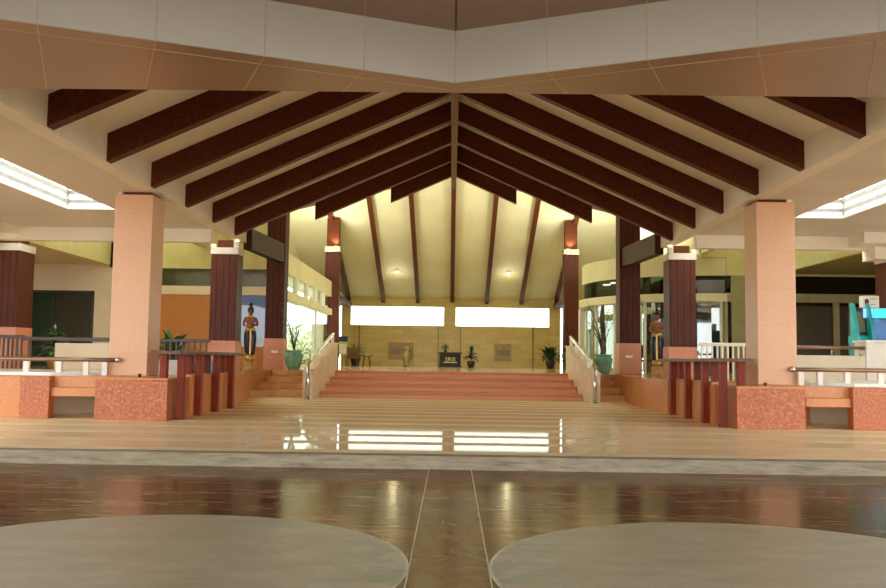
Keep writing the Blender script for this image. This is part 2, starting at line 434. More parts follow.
# cheek walls and handrails
for s, nm in ((-1, 'left'), (1, 'right')):
    cw = thing('stair_cheek_wall', 'sloping beige marble cheek wall on the %s of the red steps' % nm, 'stair wall', (s * 4.15, 25.5, MID), 'marble cheek walls of the steps')
    prof = [(25.5, MID), (30.9, MID), (30.9, 1.86), (30.3, 1.80), (25.9, 1.02), (25.5, 0.98)]
    mb = MB(); mb.prism([(s * 4.0, y, z) for y, z in prof], [(s * 4.29, y, z) for y, z in prof])
    mb.build('wall_body', M['cheek'], cw)
    mb = MB()
    top = [(25.46, 0.985), (25.88, 1.025), (30.28, 1.805), (30.92, 1.868)]
    mb.prism([(s * 3.97, y, z) for y, z in top] + [(s * 3.97, y, z + 0.04) for y, z in top[::-1]],
             [(s * 4.32, y, z) for y, z in top] + [(s * 4.32, y, z + 0.04) for y, z in top[::-1]])
    mb.build('coping', plain('light beige coping', (232, 206, 164), 0.3), cw)
    hr = thing('stair_handrail', 'steel tube handrail on the %s cheek wall of the red steps' % nm, 'handrail', (s * 4.1, 25.4, MID), 'steel handrails by the steps')
    mb = MB(); mb.tube([(s * 4.12, 25.38, MID), (s * 4.12, 25.38, 1.20)], 0.05, 14); mb.lathe([(0.085, 0), (0.085, 0.012), (0.052, 0.03)], (s * 4.12, 25.38, MID), 16)
    mb.build('post', M['steel'], hr)
    mb = MB(); mb.tube([(s * 4.12, 25.33, 1.19), (s * 4.12, 25.9, 1.33), (s * 4.12, 30.55, 2.20)], 0.055, 12); mb.build('tube', M['steel'], hr)
    for y in (26.6, 27.9, 29.2, 30.4):
        z = 1.06 + (y - 25.9) * 0.1773
        mb = MB(); mb.box(s * 4.12 - 0.05, s * 4.12 + 0.05, y - 0.07, y + 0.07, z, z + 0.27, 0.01); mb.build('bracket', M['white'], hr)

# ------------------------------------------------------------------ planters, columns, fences, benches (left and right)
ORD = ['front', 'second', 'third', 'fourth', 'rear']
for s, nm in ((-1, 'left'), (1, 'right')):
    x0, x1 = 5.27, (6.62 if s < 0 else 6.53)
    p = thing('planter_block', 'orange speckled granite block at the foot of the %s pink column' % nm, 'planter', (s * 5.9, 16.4, MID), 'granite blocks under the pink columns')
    mb = MB(); mb.box(s * x0, s * x1, 16.38, 17.7, MID, 0.90, 0.008); mb.box(s * 5.6, s * 7.15, 17.7, 19.0, MID, 0.90, 0.008); mb.build('body', M['gran'], p)
    mb = MB(); mb.box(s * (x0 - 0.01), s * (x1 + 0.01), 16.36, 17.71, 0.90, 0.945, 0.01); mb.box(s * 5.58, s * 7.17, 17.71, 19.02, 0.90, 0.945, 0.01); mb.build('coping', M['gran_smooth'], p)
    mb = MB(); mb.tube([(s * 5.98, 16.9, 0.94), (s * 5.98, 16.9, 1.01)], 0.03, 8); mb.build('drain_pipe', M['dkpot'], p)
    # pink granite column
    c = thing('granite_column', 'tall square pink granite column on the %s granite block' % nm, 'column', (s * 6.63, 18.4, 0.945), 'pink granite columns')
    mb = MB(); mb.box(s * 6.23, s * 7.02, 18.0, 18.75, 0.945, 4.69, 0.012); mb.build('shaft', M['pink'], c)
    mb = MB(); mb.box(s * 6.32, s * 6.93, 18.08, 18.67, 4.69, 4.75); mb.build('neck', M['wood'], c)
    mb = MB(); mb.box(s * 6.86, s * 6.96, 17.96, 18.06, 4.69, 4.745, 0.01); mb.build('corner_bracket', M['white'], c)
    # timber clad column further back
    c = thing('timber_clad_column', 'grooved brown timber clad column with granite base behind the %s fence' % nm, 'column', (s * 6.6, 25.7, UP), 'timber clad columns with white caps')
    mb = MB(); mb.box(s * 6.22, s * 7.02, 25.28, 26.02, UP, 1.82, 0.01); mb.build('granite_base', M['base'], c)
    mb = MB(); mb.box(s * 6.24, s * 7.0, 25.3, 26.0, 1.82, 4.33); mb.build('cladding', M['clad'], c)
    mb = MB(); mb.box(s * 6.22, s * 7.02, 25.28, 26.02, 4.33, 4.52, 0.008); mb.build('cap', M['stone_cap'], c)
    mb = MB(); mb.box(s * 6.38, s * 6.86, 25.42, 25.9, 4.52, 4.75); mb.build('neck', M['wood'], c)
    mb = MB(); mb.box(s * 6.20, s * 6.36, 25.28, 25.42, 4.52, 4.70, 0.01); f = mb.build('uplight', M['white'], c)
    mb = MB(); mb.box(s * 6.22, s * 6.34, 25.30, 25.40, 4.70, 4.712); mb.build('lens', M['uplamp'], f)
    mb = MB(); mb.box(s * 6.88, s * 7.02, 25.28, 25.42, 4.52, 4.60, 0.01); f = mb.build('uplight', M['white'], c)
    mb = MB(); mb.box(s * 6.90, s * 7.0, 25.30, 25.40, 4.60, 4.612); mb.build('lens', M['uplamp'], f)
    # dark hall column
    c = thing('hall_column', 'tall dark timber column with granite base between the %s statue and the teal pot' % nm, 'column', (s * 6.2, 31, UP), 'dark tall hall columns')
    xa, xb = (5.88, 6.52) if s < 0 else (5.82, 6.54)
    mb = MB(); mb.box(s * (xa - .02), s * (xb + .02), 30.58, 31.32, UP, 2.02, 0.01); mb.build('granite_base', M['base'], c)
    mb = MB(); mb.box(s * xa, s * xb, 30.6, 31.3, 2.02, 7.6); mb.build('shaft', M['wooddark'], c)
    mb = MB(); mb.box(s * 6.02, s * 6.26, 30.565, 30.58, 1.52, 1.60, 0.003); mb.build('sign_plate', M['paper'], c)
    # beam from clad column to hall column
    b = tag(MB().hexa([(s * 5.98, 25.95, 4.56), (s * 6.24, 25.95, 4.56), (s * 6.2, 30.62, 4.68), (s * 5.9, 30.62, 4.68),
                       (s * 5.98, 25.95, 5.18), (s * 6.24, 25.95, 5.18), (s * 6.2, 30.62, 5.34), (s * 5.9, 30.62, 5.34)], 0.01).build('tie_beam', M['beamdark']),
            'dark brown beam running back from the %s timber clad column' % nm, 'beam', 'tie beams of the hall', 'thing')
    # far column
    c = thing('hall_column', 'farthest dark timber column near the end wall on the %s side' % nm, 'column', (s * 6.6, 48.2, UP), 'dark tall hall columns')
    xa = 6.2 if s < 0 else 6.08
    mb = MB(); mb.box(s * xa, s * (xa + .78), 47.8, 48.5, UP, 7.2); mb.build('shaft', M['wooddark'], c)
    mb = MB(); mb.box(s * (xa - .03), s * (xa + .81), 47.77, 48.53, 7.2, 7.48, 0.01); mb.build('cap', M['steel'], c)
    mb = MB(); mb.box(s * (xa + .06), s * (xa + .72), 47.86, 48.44, 7.48, 9.05); mb.build('upper_shaft', M['wood'], c)
    mb = MB(); mb.box(s * (xa + .1), s * (xa + .3), 47.79, 47.85, 7.48, 7.49); mb.build('uplight_lens', M['uplamp'], c)
    tag(MB().box(s * 6.5, s * 6.75, 48.55, 56.8, 4.72, 5.0, .01).build('tie_beam', M['beamdark']), 'short brown beam from the farthest column to the end wall on the %s' % nm, 'beam', 'tie beams of the hall', 'thing')
    # outer clad column
    c = thing('timber_clad_column', 'timber clad column at the far %s edge behind the bench railing' % nm, 'column', (s * 13, 25.4, UP), 'timber clad columns with white caps')
    xa = 12.45
    mb = MB(); mb.box(s * xa, s * (xa + .8), 25.0, 26.0, UP, 2.12, 0.01); mb.build('granite_base', M['base'], c)
    mb = MB(); mb.box(s * (xa + .02), s * (xa + .78), 25.02, 25.98, 2.12, 4.33); mb.build('cladding', M['clad'], c)
    mb = MB(); mb.box(s * xa, s * (xa + .8), 25.0, 26.0, 4.33, 4.54, 0.01); mb.build('cap', M['stone_cap'], c)
    mb = MB(); mb.box(s * (xa + .12), s * (xa + .66), 25.12, 25.8, 4.54, 4.75); mb.build('neck', M['wood'], c)

    # fence : low granite wall + posts + rail slab
    w = thing('low_granite_wall', 'low orange granite wall with upright joints behind the %s fence posts' % nm, 'low wall', (s * 5.3, 17.7, MID), 'low granite walls of the fences')
    mb = MB(); mb.box(s * 5.20, s * 5.55, 17.70, 21.6 if s < 0 else 21.2, MID, 0.99, 0.006); mb.build('wall_body', M['gran_smooth'], w)
    yy = 16.48
    for k in range(10):
        y = 17.72 + 0.39 * k
        mb = MB(); mb.box(s * 5.188, s * 5.201, y, y + 0.2, MID, 0.985 if k % 2 else 0.975, 0.003); mb.build('upright_panel', M['gran_smooth'], w)
    fn = thing('post_fence', 'red brown fence of upright posts under a flat rail beside the %s granite block' % nm, 'fence', (s * 5.2, 18.5, MID), 'post fences flanking the terrace')
    for y in (16.64, 17.82, 19.15, 20.45):
        mb = MB(); mb.box(s * 5.06, s * 5.185, y, y + 0.16, MID, 1.385, 0.006); mb.build('post', M['rail'], fn)
    for y in (16.5, 18.1, 19.4, 20.75, 21.1):
        zf = 0.945 if y < 17.7 else 0.99
        mb = MB(); mb.box(s * 5.34, s * 5.47, y, y + 0.14, zf, 1.385, 0.006); mb.build('post', M['rail'], fn)
    mb = MB(); mb.box(s * 4.98, s * 5.56, 16.2, 21.35, 1.385, 1.455, 0.012); mb.build('rail_slab', M['railtop'], fn)

    # bench
    bn = thing('granite_bench', 'orange granite bench with open underside beside the %s granite block' % nm, 'bench', (s * 7.1, 17, MID), 'granite benches of the terrace')
    mb = MB(); mb.box(s * (7.53 if s < 0 else 7.46), s * 8.08, 16.5, 16.74, MID, 0.945, 0.008); mb.build('end_block', M['gran'], bn)
    mb = MB(); mb.box(s * 6.62, s * 7.53, 16.58, 16.95, 0.57, 0.74, 0.012); mb.build('seat', M['gran_smooth'], bn)
    mb = MB(); mb.box(s * 6.62, s * 7.53, 16.68, 16.95, 0.74, 0.945, 0.006); mb.build('backrest', M['gran_smooth'], bn)
    mb = MB(); mb.box(s * 8.08, s * 12.5, 16.54, 16.95, MID, 0.935, 0.008); mb.build('long_seat', M['gran_smooth'], bn)
    mb = MB(); mb.box(s * 7.17, s * 12.5, 16.95, 17.55, 0.80, 0.935, 0.008); mb.build('top_slab', M['gran_smooth'], bn)
    # white ledge and pipe rail
    ld = tag(MB().plan([(s * 7.2, 18.3), (s * 7.2, 20.4), (s * 13, 21.6), (s * 13, 17.6), (s * 8.0, 17.6)], 0.90, 1.0).build('white_ledge', M['whitestone']),
             'white stone ledge behind the bench on the %s' % nm, 'ledge', 'white ledges behind the benches', 'thing')
    mb = MB(); mb.plan([(s * 7.3, 18.5), (s * 7.3, 20.2), (s * 12.9, 21.3), (s * 12.9, 17.75), (s * 8.1, 17.75)], MID, 0.90)
    mb.build('support_wall', M['cream'], ld)
    rl = thing('pipe_railing', 'brown pipe rail on short white posts above the bench on the %s' % nm, 'railing', (s * 8, 18.3, 1.0), 'pipe rails above the benches')
    pts = [(s * 6.90, 17.93, 1.26), (s * 7.6, 17.85, 1.26), (s * 8.9, 17.75, 1.26), (s * 12.6, 17.7, 1.26)]
    if s < 0: pts[0] = (s * 6.80, 17.93, 1.26)
    mb = MB(); mb.tube(pts, 0.045, 10); mb.build('pipe', M['pipe'], rl)
    mb = MB(); mb.lathe([(0.001, -.06), (0.05, -.045), (0.065, 0), (0.05, .045), (0.001, .06)], (pts[0][0], 17.92, 1.26), 12); mb.build('end_knob', M['steel'], rl)
    for x in (7.05, 7.42, 7.95, 8.6, 9.3, 10.0):
        y = 17.93 - 0.1 * (x - 6.8) / 1.2 if x < 8 else 17.80
        zz = 1.0 if x > 8 else (0.945 if x < 7.3 else 0.95)
        if 7.3 < x < 8.0: mbx = MB(); mbx.box(s * x - .14, s * x + .14, y - .06, y + .06, 0.90, 0.96); 
        mb = MB(); mb.box(s * x - .055, s * x + .055, y - .04, y + .04, zz, 1.215, 0.006); mb.build('post', M['white'], rl)

# ------------------------------------------------------------------ gable roof, ceilings
for s, nm in ((-1, 'left'), (1, 'right')):
    P = [(6.4, 11.0), (6.4, 25.1), (0, 31.5), (0, 11.0)]
    mb = MB(); mb.prism([(s * x, y, zc(x)) for x, y in P], [(s * x, y, zc(x) + .15) for x, y in P])
    struct('ceiling_gable_' + nm, mb, M['ceil'])
    mb = MB(); mb.box(s * 6.15, s * 6.45, 11.0, 25.95, 4.75, 5.42)
    struct('wall_valance_' + nm, mb, M['ceil'])
    mb = MB(); mb.box(s * 6.10, s * 6.16, 18.05, 18.35, 4.75, 5.3); struct('trim_pilaster_' + nm, mb, M['ceil'])
    hz = lambda y: 8.035 + .448 * (y - 31.5)
    for P in ([(0, 31.5), (6.4, 25.1), (9.3, 25.1), (9.3, 40.75), (0, 40.75)], [(9.3, 25.1), (17, 25.1), (17, 33.0), (9.3, 33.0)]):
        mb = MB(); mb.prism([(s * x, y, hz(y)) for x, y in P], [(s * x, y, hz(y) + .15) for x, y in P])
        struct('ceiling_hall_front_' + nm, mb, M['hallceil'])
    ORDR = ['first', 'second', 'third', 'fourth', 'fifth', 'sixth']
    for k in range(6):
        y = 13.1 + 2.3 * k
        a = [(s * 6.15, zb(6.15)), (s * .09, zb(.09)), (s * .09, zc(.09)), (s * 6.15, zc(6.15))]
        mb = MB(); mb.prism([(x, y - .11, z) for x, z in a], [(x, y + .11, z) for x, z in a])
        tag(mb.build('rafter', M['wood']), '%s long dark rafter counted from the front on the %s gable slope' % (ORDR[k], nm), 'rafter', 'long rafters of the gable', 'thing')
    for k, (y, xe) in enumerate(((26.9, 4.26), (29.2, 2.1))):
        a = [(s * xe, zb(xe)), (s * .09, zb(.09)), (s * .09, zc(.09)), (s * xe, zc(xe))]
        mb = MB(); mb.prism([(x, y - .11, z) for x, z in a], [(x, y + .11, z) for x, z in a])
        tag(mb.build('rafter', M['wood']), '%s dark rafter ending in mid air at the rear of the %s gable slope' % (('short', 'shortest')[k], nm), 'rafter', 'short rafters at the valley', 'thing')
mb = MB(); mb.box(-.09, .09, 11.0, 31.2, zb(0) - .06, zc(0))
tag(mb.build('ridge_beam', wood('brown ridge board', (112, 82, 52), (140, 106, 70), (5, 0.5, 5), 0.5)), 'thin brown ridge board along the top of the gable', 'beam', None, 'thing')
# hall rear slope
bz = lambda y: 5.3 + .423 * (57 - y)
P = [(-9.3, 40.75), (9.3, 40.75), (9.3, 57.4), (-9.3, 57.4)]
mb = MB(); mb.prism([(x, y, bz(y)) for x, y in P], [(x, y, bz(y) + .15) for x, y in P]); struct('ceiling_hall_rear', mb, M['hallceil'])
names = {-3: 'outermost left', -2: 'second from the left', -1: 'left of centre', 0: 'central', 1: 'right of centre', 2: 'second from the right', 3: 'outermost right'}
for k in range(-3, 4):
    x = 2.235 * k
    a = [(41.2, bz(41.2) - .3), (57, bz(57) - .3), (57, bz(57)), (41.2, bz(41.2))]
    mb = MB(); mb.prism([(x - .12, y, z) for y, z in a], [(x + .12, y, z) for y, z in a])
    tag(mb.build('hall_rafter', M['wood']), '%s rafter on the pale rear slope above the end wall windows' % names[k], 'rafter', 'rafters on the rear slope', 'thing')

# porch canopy with octagonal recess
oc = [(10.0 * math.cos(PI / 2 + PI / 4 * i), 0.6 + 10.0 * math.sin(PI / 2 + PI / 4 * i)) for i in range(8)]
outer = [(0, 11.0), (-13, 11.0), (-13, 0.6), (-13, -10), (0, -10), (13, -10), (13, 0.6), (13, 11.0)]
mb = MB()
for i in range(8):
    j = (i + 1) % 8
    q = [oc[i], oc[j], outer[j], outer[i]]
    mb.plan(q, 4.75, 5.30)
struct('ceiling_porch_soffit', mb, M['soffit'])
mb = MB()
for i in range(8):
    j = (i + 1) % 8
    ins = lambda p, k: (p[0] * k, 0.6 + (p[1] - .6) * k)
    mb.plan([ins(oc[i], .9985), ins(oc[j], .9985), ins(oc[j], 1.002), ins(oc[i], 1.002)], 4.749, 5.42)
struct('trim_porch_fascia', mb, M['fascia'])
mb = MB(); mb.plan([(p[0] * 1.03, .6 + (p[1] - .6) * 1.03) for p in oc], 5.40, 5.6)
struct('ceiling_porch_recess', mb, M['soffit'])
mb = MB(); mb.box(-6.45, 6.45, 10.85, 10.99, 4.80, 8.2)
struct('wall_gable_end', mb, M['ceil'])
# thin panel joints of the porch (fascia, soffit, recess ceiling)
mb = MB()
def seg(p, q, t): return (p[0] + (q[0] - p[0]) * t, p[1] + (q[1] - p[1]) * t)
jw = 0.006
for (p, q) in ((oc[0], oc[1]), (oc[0], oc[7])):
    L = math.dist(p, q)
    d = ((q[0] - p[0]) / L, (q[1] - p[1]) / L)
    nrm = (-d[1], d[0]) if (-d[1] * (0 - p[0]) + d[0] * (0.6 - p[1])) > 0 else (d[1], -d[0])
    for k in range(0, 7):
        t = 1.17 * k
        a = (p[0] + d[0] * t, p[1] + d[1] * t)
        # vertical on the fascia
        e = .02
        mb.prism([(a[0] - d[0] * jw + nrm[0] * e, a[1] - d[1] * jw + nrm[1] * e, 4.746), (a[0] + d[0] * jw + nrm[0] * e, a[1] + d[1] * jw + nrm[1] * e, 4.746),
                  (a[0] + d[0] * jw, a[1] + d[1] * jw, 4.746), (a[0] - d[0] * jw, a[1] - d[1] * jw, 4.746)],
                 [(a[0] - d[0] * jw + nrm[0] * e, a[1] - d[1] * jw + nrm[1] * e, 5.40), (a[0] + d[0] * jw + nrm[0] * e, a[1] + d[1] * jw + nrm[1] * e, 5.40),
                  (a[0] + d[0] * jw, a[1] + d[1] * jw, 5.40), (a[0] - d[0] * jw, a[1] - d[1] * jw, 5.40)])
        # across the soffit, outwards
        if k:
            l_out = min(3.5, (10.99 - a[1]) / max(1e-3, -nrm[1]))
            bx = (a[0] - nrm[0] * l_out, a[1] - nrm[1] * l_out)
            mb.plan([(a[0] - d[0] * jw, a[1] - d[1] * jw), (a[0] + d[0] * jw, a[1] + d[1] * jw), (bx[0] + d[0] * jw, bx[1] + d[1] * jw), (bx[0] - d[0] * jw, bx[1] - d[1] * jw)], 4.746, 4.752)
        # across the recess ceiling towards its centre
        c2 = (a[0] * .3, .6 + (a[1] - .6) * .3)
        mb.plan([(a[0] - jw, a[1]), (a[0] + jw, a[1]), (c2[0] + jw, c2[1]), (c2[0] - jw, c2[1])], 5.396, 5.402)
    # line parallel to the edge on the soffit
    o1 = (p[0] - nrm[0] * .28, p[1] - nrm[1] * .28); o2 = (q[0] - nrm[0] * .28, q[1] - nrm[1] * .28)
    mb.plan([o1, o2, (o2[0] - nrm[0] * .01, o2[1] - nrm[1] * .01), (o1[0] - nrm[0] * .01, o1[1] - nrm[1] * .01)], 4.746, 4.752)
struct('trim_porch_joints', mb, M['jointc'])

# aisle ceilings with skylight wells
for s, nm in ((-1, 'left'), (1, 'right')):
    xs = (7.9, 9.02); ys = (12.6, 20.3)
    mb = MB()
    mb.box(s * 6.45, s * xs[0], 11.0, 23.2, 4.75, 4.79)
    mb.box(s * xs[1], s * 20, 11.0, 23.2, 4.75, 4.79)
    mb.box(s * xs[0], s * xs[1], ys[1], 23.2, 4.75, 4.79)
    mb.box(s * xs[0], s * xs[1], 11.0, ys[0], 4.75, 4.79)
    struct('ceiling_aisle_' + nm, mb, M['aisle'])
    mb = MB(); mb.box(s * 6.45, s * 20, 23.2, 23.5, 4.40, 6.2); struct('wall_cross_beam_' + nm, mb, M['ceil'])
    if s < 0:
        mb = MB(); mb.box(-20, -11.6, 11.0, 23.2, 4.55, 4.75); struct('trim_side_beam_left', mb, M['ceil'])
        mb = MB(); mb.box(-20, -12.9, 23.5, 32.5, 4.72, 5.0); struct('ceiling_low_left', mb, M['cream'])
        mb = MB(); mb.box(-12.9, -12.75, 23.5, 32.5, 4.72, 6.4); struct('wall_fascia_left', mb, M['yellow'])
    else:
        mb = MB(); mb.box(10.45, 20, 22.3, 23.2, 4.46, 4.75); struct('trim_side_beam_right', mb, M['ceil'])
        mb = MB(); mb.box(11.0, 20, 22.9, 23.6, 4.14, 4.46); struct('trim_side_corbel_right', mb, M['ceil'])
        mb = MB(); mb.box(12.2, 20, 23.5, 32.5, 4.70, 5.0); struct('ceiling_low_right', mb, M['olive'])  # its shade is in the darkened cream colour
        mb = MB(); mb.box(12.05, 12.2, 23.5, 32.5, 4.70, 6.4); struct('wall_fascia_right', mb, M['yellow'])
    sk = thing('skylight', 'louvred skylight well with bright slats in the %s aisle ceiling' % nm, 'skylight', (s * 8.46, 16.5, 5.0), 'skylights of the aisles')
    for k, z in enumerate((4.90, 5.11, 5.32)):
        g = .02 + .0 * k
        mb = MB()
        h = .085
        mb.box(s * (xs[0] - .08), s * xs[0], ys[0], ys[1], z, z + h); mb.box(s * xs[1], s * (xs[1] + .08), ys[0], ys[1], z, z + h)
        mb.box(s * (xs[0] - .08), s * (xs[1] + .08), ys[1], ys[1] + .08, z, z + h); mb.box(s * (xs[0] - .08), s * (xs[1] + .08), ys[0] - .08, ys[0], z, z + h)
        mb.build('louvre_ring', M['grey'], sk)
    mb = MB(); mb.box(s * (xs[0] - .1), s * (xs[1] + .1), ys[0] - .1, ys[1] + .1, 5.70, 5.73); mb.build('glass_lid', M['glass'], sk)
    for (xx, yy) in ((xs[0] - .04, ys[0] - .04), (xs[1] + .04, ys[0] - .04), (xs[0] - .04, ys[1] + .04), (xs[1] + .04, ys[1] + .04)):
        mb = MB(); mb.box(s * xx - .03, s * xx + .03, yy - .03, yy + .03, 4.79, 5.70); mb.build('corner_post', M['grey'], sk)

# ------------------------------------------------------------------ front wall of the side rooms (Y 32.5) and hall sides
YW = 32.5
# left
mb = MB()
mb.box(-12.8, -6.4, YW, YW + .2, 4.62, 6.4)
struct('wall_upper_left', mb, M['yellow'])
mb = MB(); mb.box(-12.8, -6.4, YW - .05, YW + .2, 3.65, 3.97); struct('trim_lintel_left', mb, M['cream'])
w = thing('window_strip', 'dark tinted window strip below the yellow wall on the left', 'window', (-9.6, YW, 3.97), None, 'structure')
mb = MB(); mb.box(-12.8, -6.4, YW + .08, YW + .1, 3.97, 4.62); mb.build('pane', plain('dark olive window glass', (70, 68, 42), 0.1, 0.6), w)
mb = MB(); mb.box(-11.4, -8.05, YW, YW + .2, UP, 3.65); struct('wall_tan_panel_left', mb, M['panel_orange'])
mb = MB()
mb.box(-20, -15.7, YW, YW + .2, UP, 4.75); mb.box(-13.3, -11.4, YW, YW + .2, UP, 4.75); mb.box(-15.7, -13.3, YW, YW + .2, 3.74, 4.75)
mb.box(-12.8, -11.4, YW + .0, YW + .2, 4.7, 6.4)
struct('wall_entrance_left', mb, M['cream'])
d = thing('door_1', 'dark glass doorway in the cream wall on the far left', 'door', (-14.5, YW, UP), None, 'structure')
mb = MB(); mb.box(-15.7, -14.85, YW + .06, YW + .1, UP, 3.74); mb.build('pane', M['doorgreen'], d)
mb = MB(); mb.box(-14.85, -13.3, YW + .06, YW + .1, UP, 3.74); mb.build('pane', M['doorglass'], d)
mb = MB(); mb.box(-15.7, -15.62, YW - .01, YW + .2, UP, 3.74); mb.box(-13.38, -13.3, YW - .01, YW + .2, UP, 3.74); mb.box(-15.7, -13.3, YW - .01, YW + .2, 3.66, 3.74); mb.box(-14.88, -14.80, YW - .01, YW + .2, UP, 3.74)
mb.build('frame', M['black'], d)
mb = MB(); mb.box(-14.72, -14.68, YW - .03, YW + .02, 1.8, 2.5); mb.build('handle', M['steel'], d)
# glass between tan panel and hall
w = thing('window_1', 'tall clear window behind the left statue', 'window', (-7.2, YW, UP), None, 'structure')
mb = MB(); mb.box(-8.05, -6.4, YW + .08, YW + .1, 1.75, 3.65); mb.build('pane', M['paleglass'], w)
mb = MB(); mb.box(-8.05, -6.4, YW, YW + .2, UP, 1.75); mb.build('sill_wall', M['panel_orange'], w)
# hall left side
XL = -6.4
mb = MB(); mb.box(XL - .25, XL, YW, 46.4, 4.62, 5.42); struct('wall_balcony_left', mb, M['hallceil'])
mb = MB(); mb.box(XL - .45, XL + .06, YW, 46.4, 3.65, 3.95); struct('trim_ledge_left', mb, M['hallceil'])
mb = MB(); mb.box(-9.3, XL - .2, YW + .2, 46.5, 5.42, 5.5); mb.box(-9.3, -6.98, 46.5, 57.4, 5.42, 5.5); struct('floor_mezzanine_left', mb, M['cream'])
mb = MB(); mb.box(-9.4, -9.2, 25.2, 57.4, 5.42, 12.3); struct('wall_hall_upper_left', mb, M['hallceil'])
mb = MB(); mb.box(9.2, 9.4, 44.5, 57.4, UP, 12.3); mb.box(9.2, 9.4, 25.2, 44.5, 5.42, 12.3); struct('wall_hall_right', mb, M['hallceil'])
mb = MB(); mb.box(-7.7, -7.5, 48.5, 57.0, UP, 5.42); struct('wall_hall_rear_left', mb, M['hallceil'])
mb = MB(); mb.box(-7.7, -6.98, 48.3, 48.5, UP, 5.42); struct('wall_return_left', mb, M['hallceil'])
w = thing('window_2', 'tall glass wall on the left side of the hall looking out on trees', 'window', (XL, 39, UP), None, 'structure')
mb = MB(); mb.box(XL - .12, XL - .1, YW, 46.4, UP + .1, 3.65); mb.box(XL - .12, XL - .1, YW, 46.4, 3.95, 4.62); mb.build('pane', M['glass'], w)
for y in (36.0, 38.6, 41.2, 43.8):
    mb = MB(); mb.box(XL - .16, XL - .0, y, y + .35, 3.95, 4.62); mb.build('mullion', M['white'], w)
for y in (32.6, 41.9):
    mb = MB(); mb.box(XL - .15, XL - .06, y, y + .07, UP, 3.65); mb.build('mullion', M['steel'], w)
mb = MB(); mb.box(XL - .2, XL - .02, YW, 46.4, UP, UP + .12); mb.build('sill', M['cream'], w)

# right : curved pavilion
CX, CY, CR = 10.14, 37.2, 4.6
def arc(r, a0, a1, n=26): return [(CX + r * math.cos(math.radians(a0 + (a1 - a0) * i / n)), CY + r * math.sin(math.radians(a0 + (a1 - a0) * i / n))) for i in range(n + 1)]
def arcwall(mbx, r0, r1, z0, z1, a0=100, a1=270, n=26):
    A = arc(r0, a0, a1, n); B = arc(r1, a0, a1, n)
    mbx.ring([[(A[i][0], A[i][1], z0), (B[i][0], B[i][1], z0), (B[i][0], B[i][1], z1), (A[i][0], A[i][1], z1)] for i in range(n + 1)], smooth=False)
    return mbx
struct('wall_balcony_right', arcwall(MB(), CR - .2, CR, 4.62, 5.42), M['hallceil'])
struct('trim_ledge_right', arcwall(MB(), CR - .3, CR + .12, 3.65, 3.95), M['hallceil'])
mb = MB(); mb.box(CX, 20, YW, YW + .2, 4.62, 6.4); mb.box(9.2, CX, YW + .02, YW + .2, 5.3, 6.4); struct('wall_upper_right', mb, M['yellow'])
mb = MB(); mb.box(CX, 20, YW - .05, YW + .2, 3.65, 3.97); struct('trim_lintel_right', mb, M['olive'])
w = thing('window_3', 'curved glass front of the round pavilion on the right', 'window', (CX, CY, UP), None, 'structure')
arcwall(MB(), CR - .12, CR - .1, 3.95, 4.62).build('pane', M['darkglass'], w)
arcwall(MB(), CR - .12, CR - .1, UP + .08, 3.65).build('pane', M['glass'], w)
for a in (106, 118, 150, 166, 182, 198, 214, 232, 250, 268):
    x, y = CX + (CR - .1) * math.cos(math.radians(a)), CY + (CR - .1) * math.sin(math.radians(a))
    mb = MB(); mb.lathe([(.06, UP), (.06, 3.65)], (x, y, 0), 8); mb.build('mullion', M['white'], w)
pf = thing('door_frame', 'white portal frame in the curved glass behind the right handrail', 'door frame', (5.6, 38.6, UP))
for a in (152.0, 166.0):
    x, y = CX + (CR + .02) * math.cos(math.radians(a)), CY + (CR + .02) * math.sin(math.radians(a))
    mb = MB(); mb.box(x - .13, x + .13, y - .13, y + .13, UP, 3.63, 0.01); mb.build('jamb', M['white'], pf)
w = thing('window_4', 'dark tinted windows under the yellow wall on the right', 'window', (14, YW, UP), None, 'structure')
mb = MB(); mb.box(CX, 20, YW + .08, YW + .1, 3.97, 4.62); mb.build('pane', M['darkglass'], w)
mb = MB(); mb.box(CX, 20, YW + .08, YW + .1, UP + .08, 3.65); mb.build('pane', M['darkglass'], w)
for x, ww in ((10.1, .12), (10.55, .5), (14.15, .22), (14.75, .22), (16.0, .45)):
    mb = MB(); mb.box(x - ww / 2, x + ww / 2, YW, YW + .16, UP, 4.62 if ww > .3 else 3.65); mb.build('mullion', M['olive'], w)
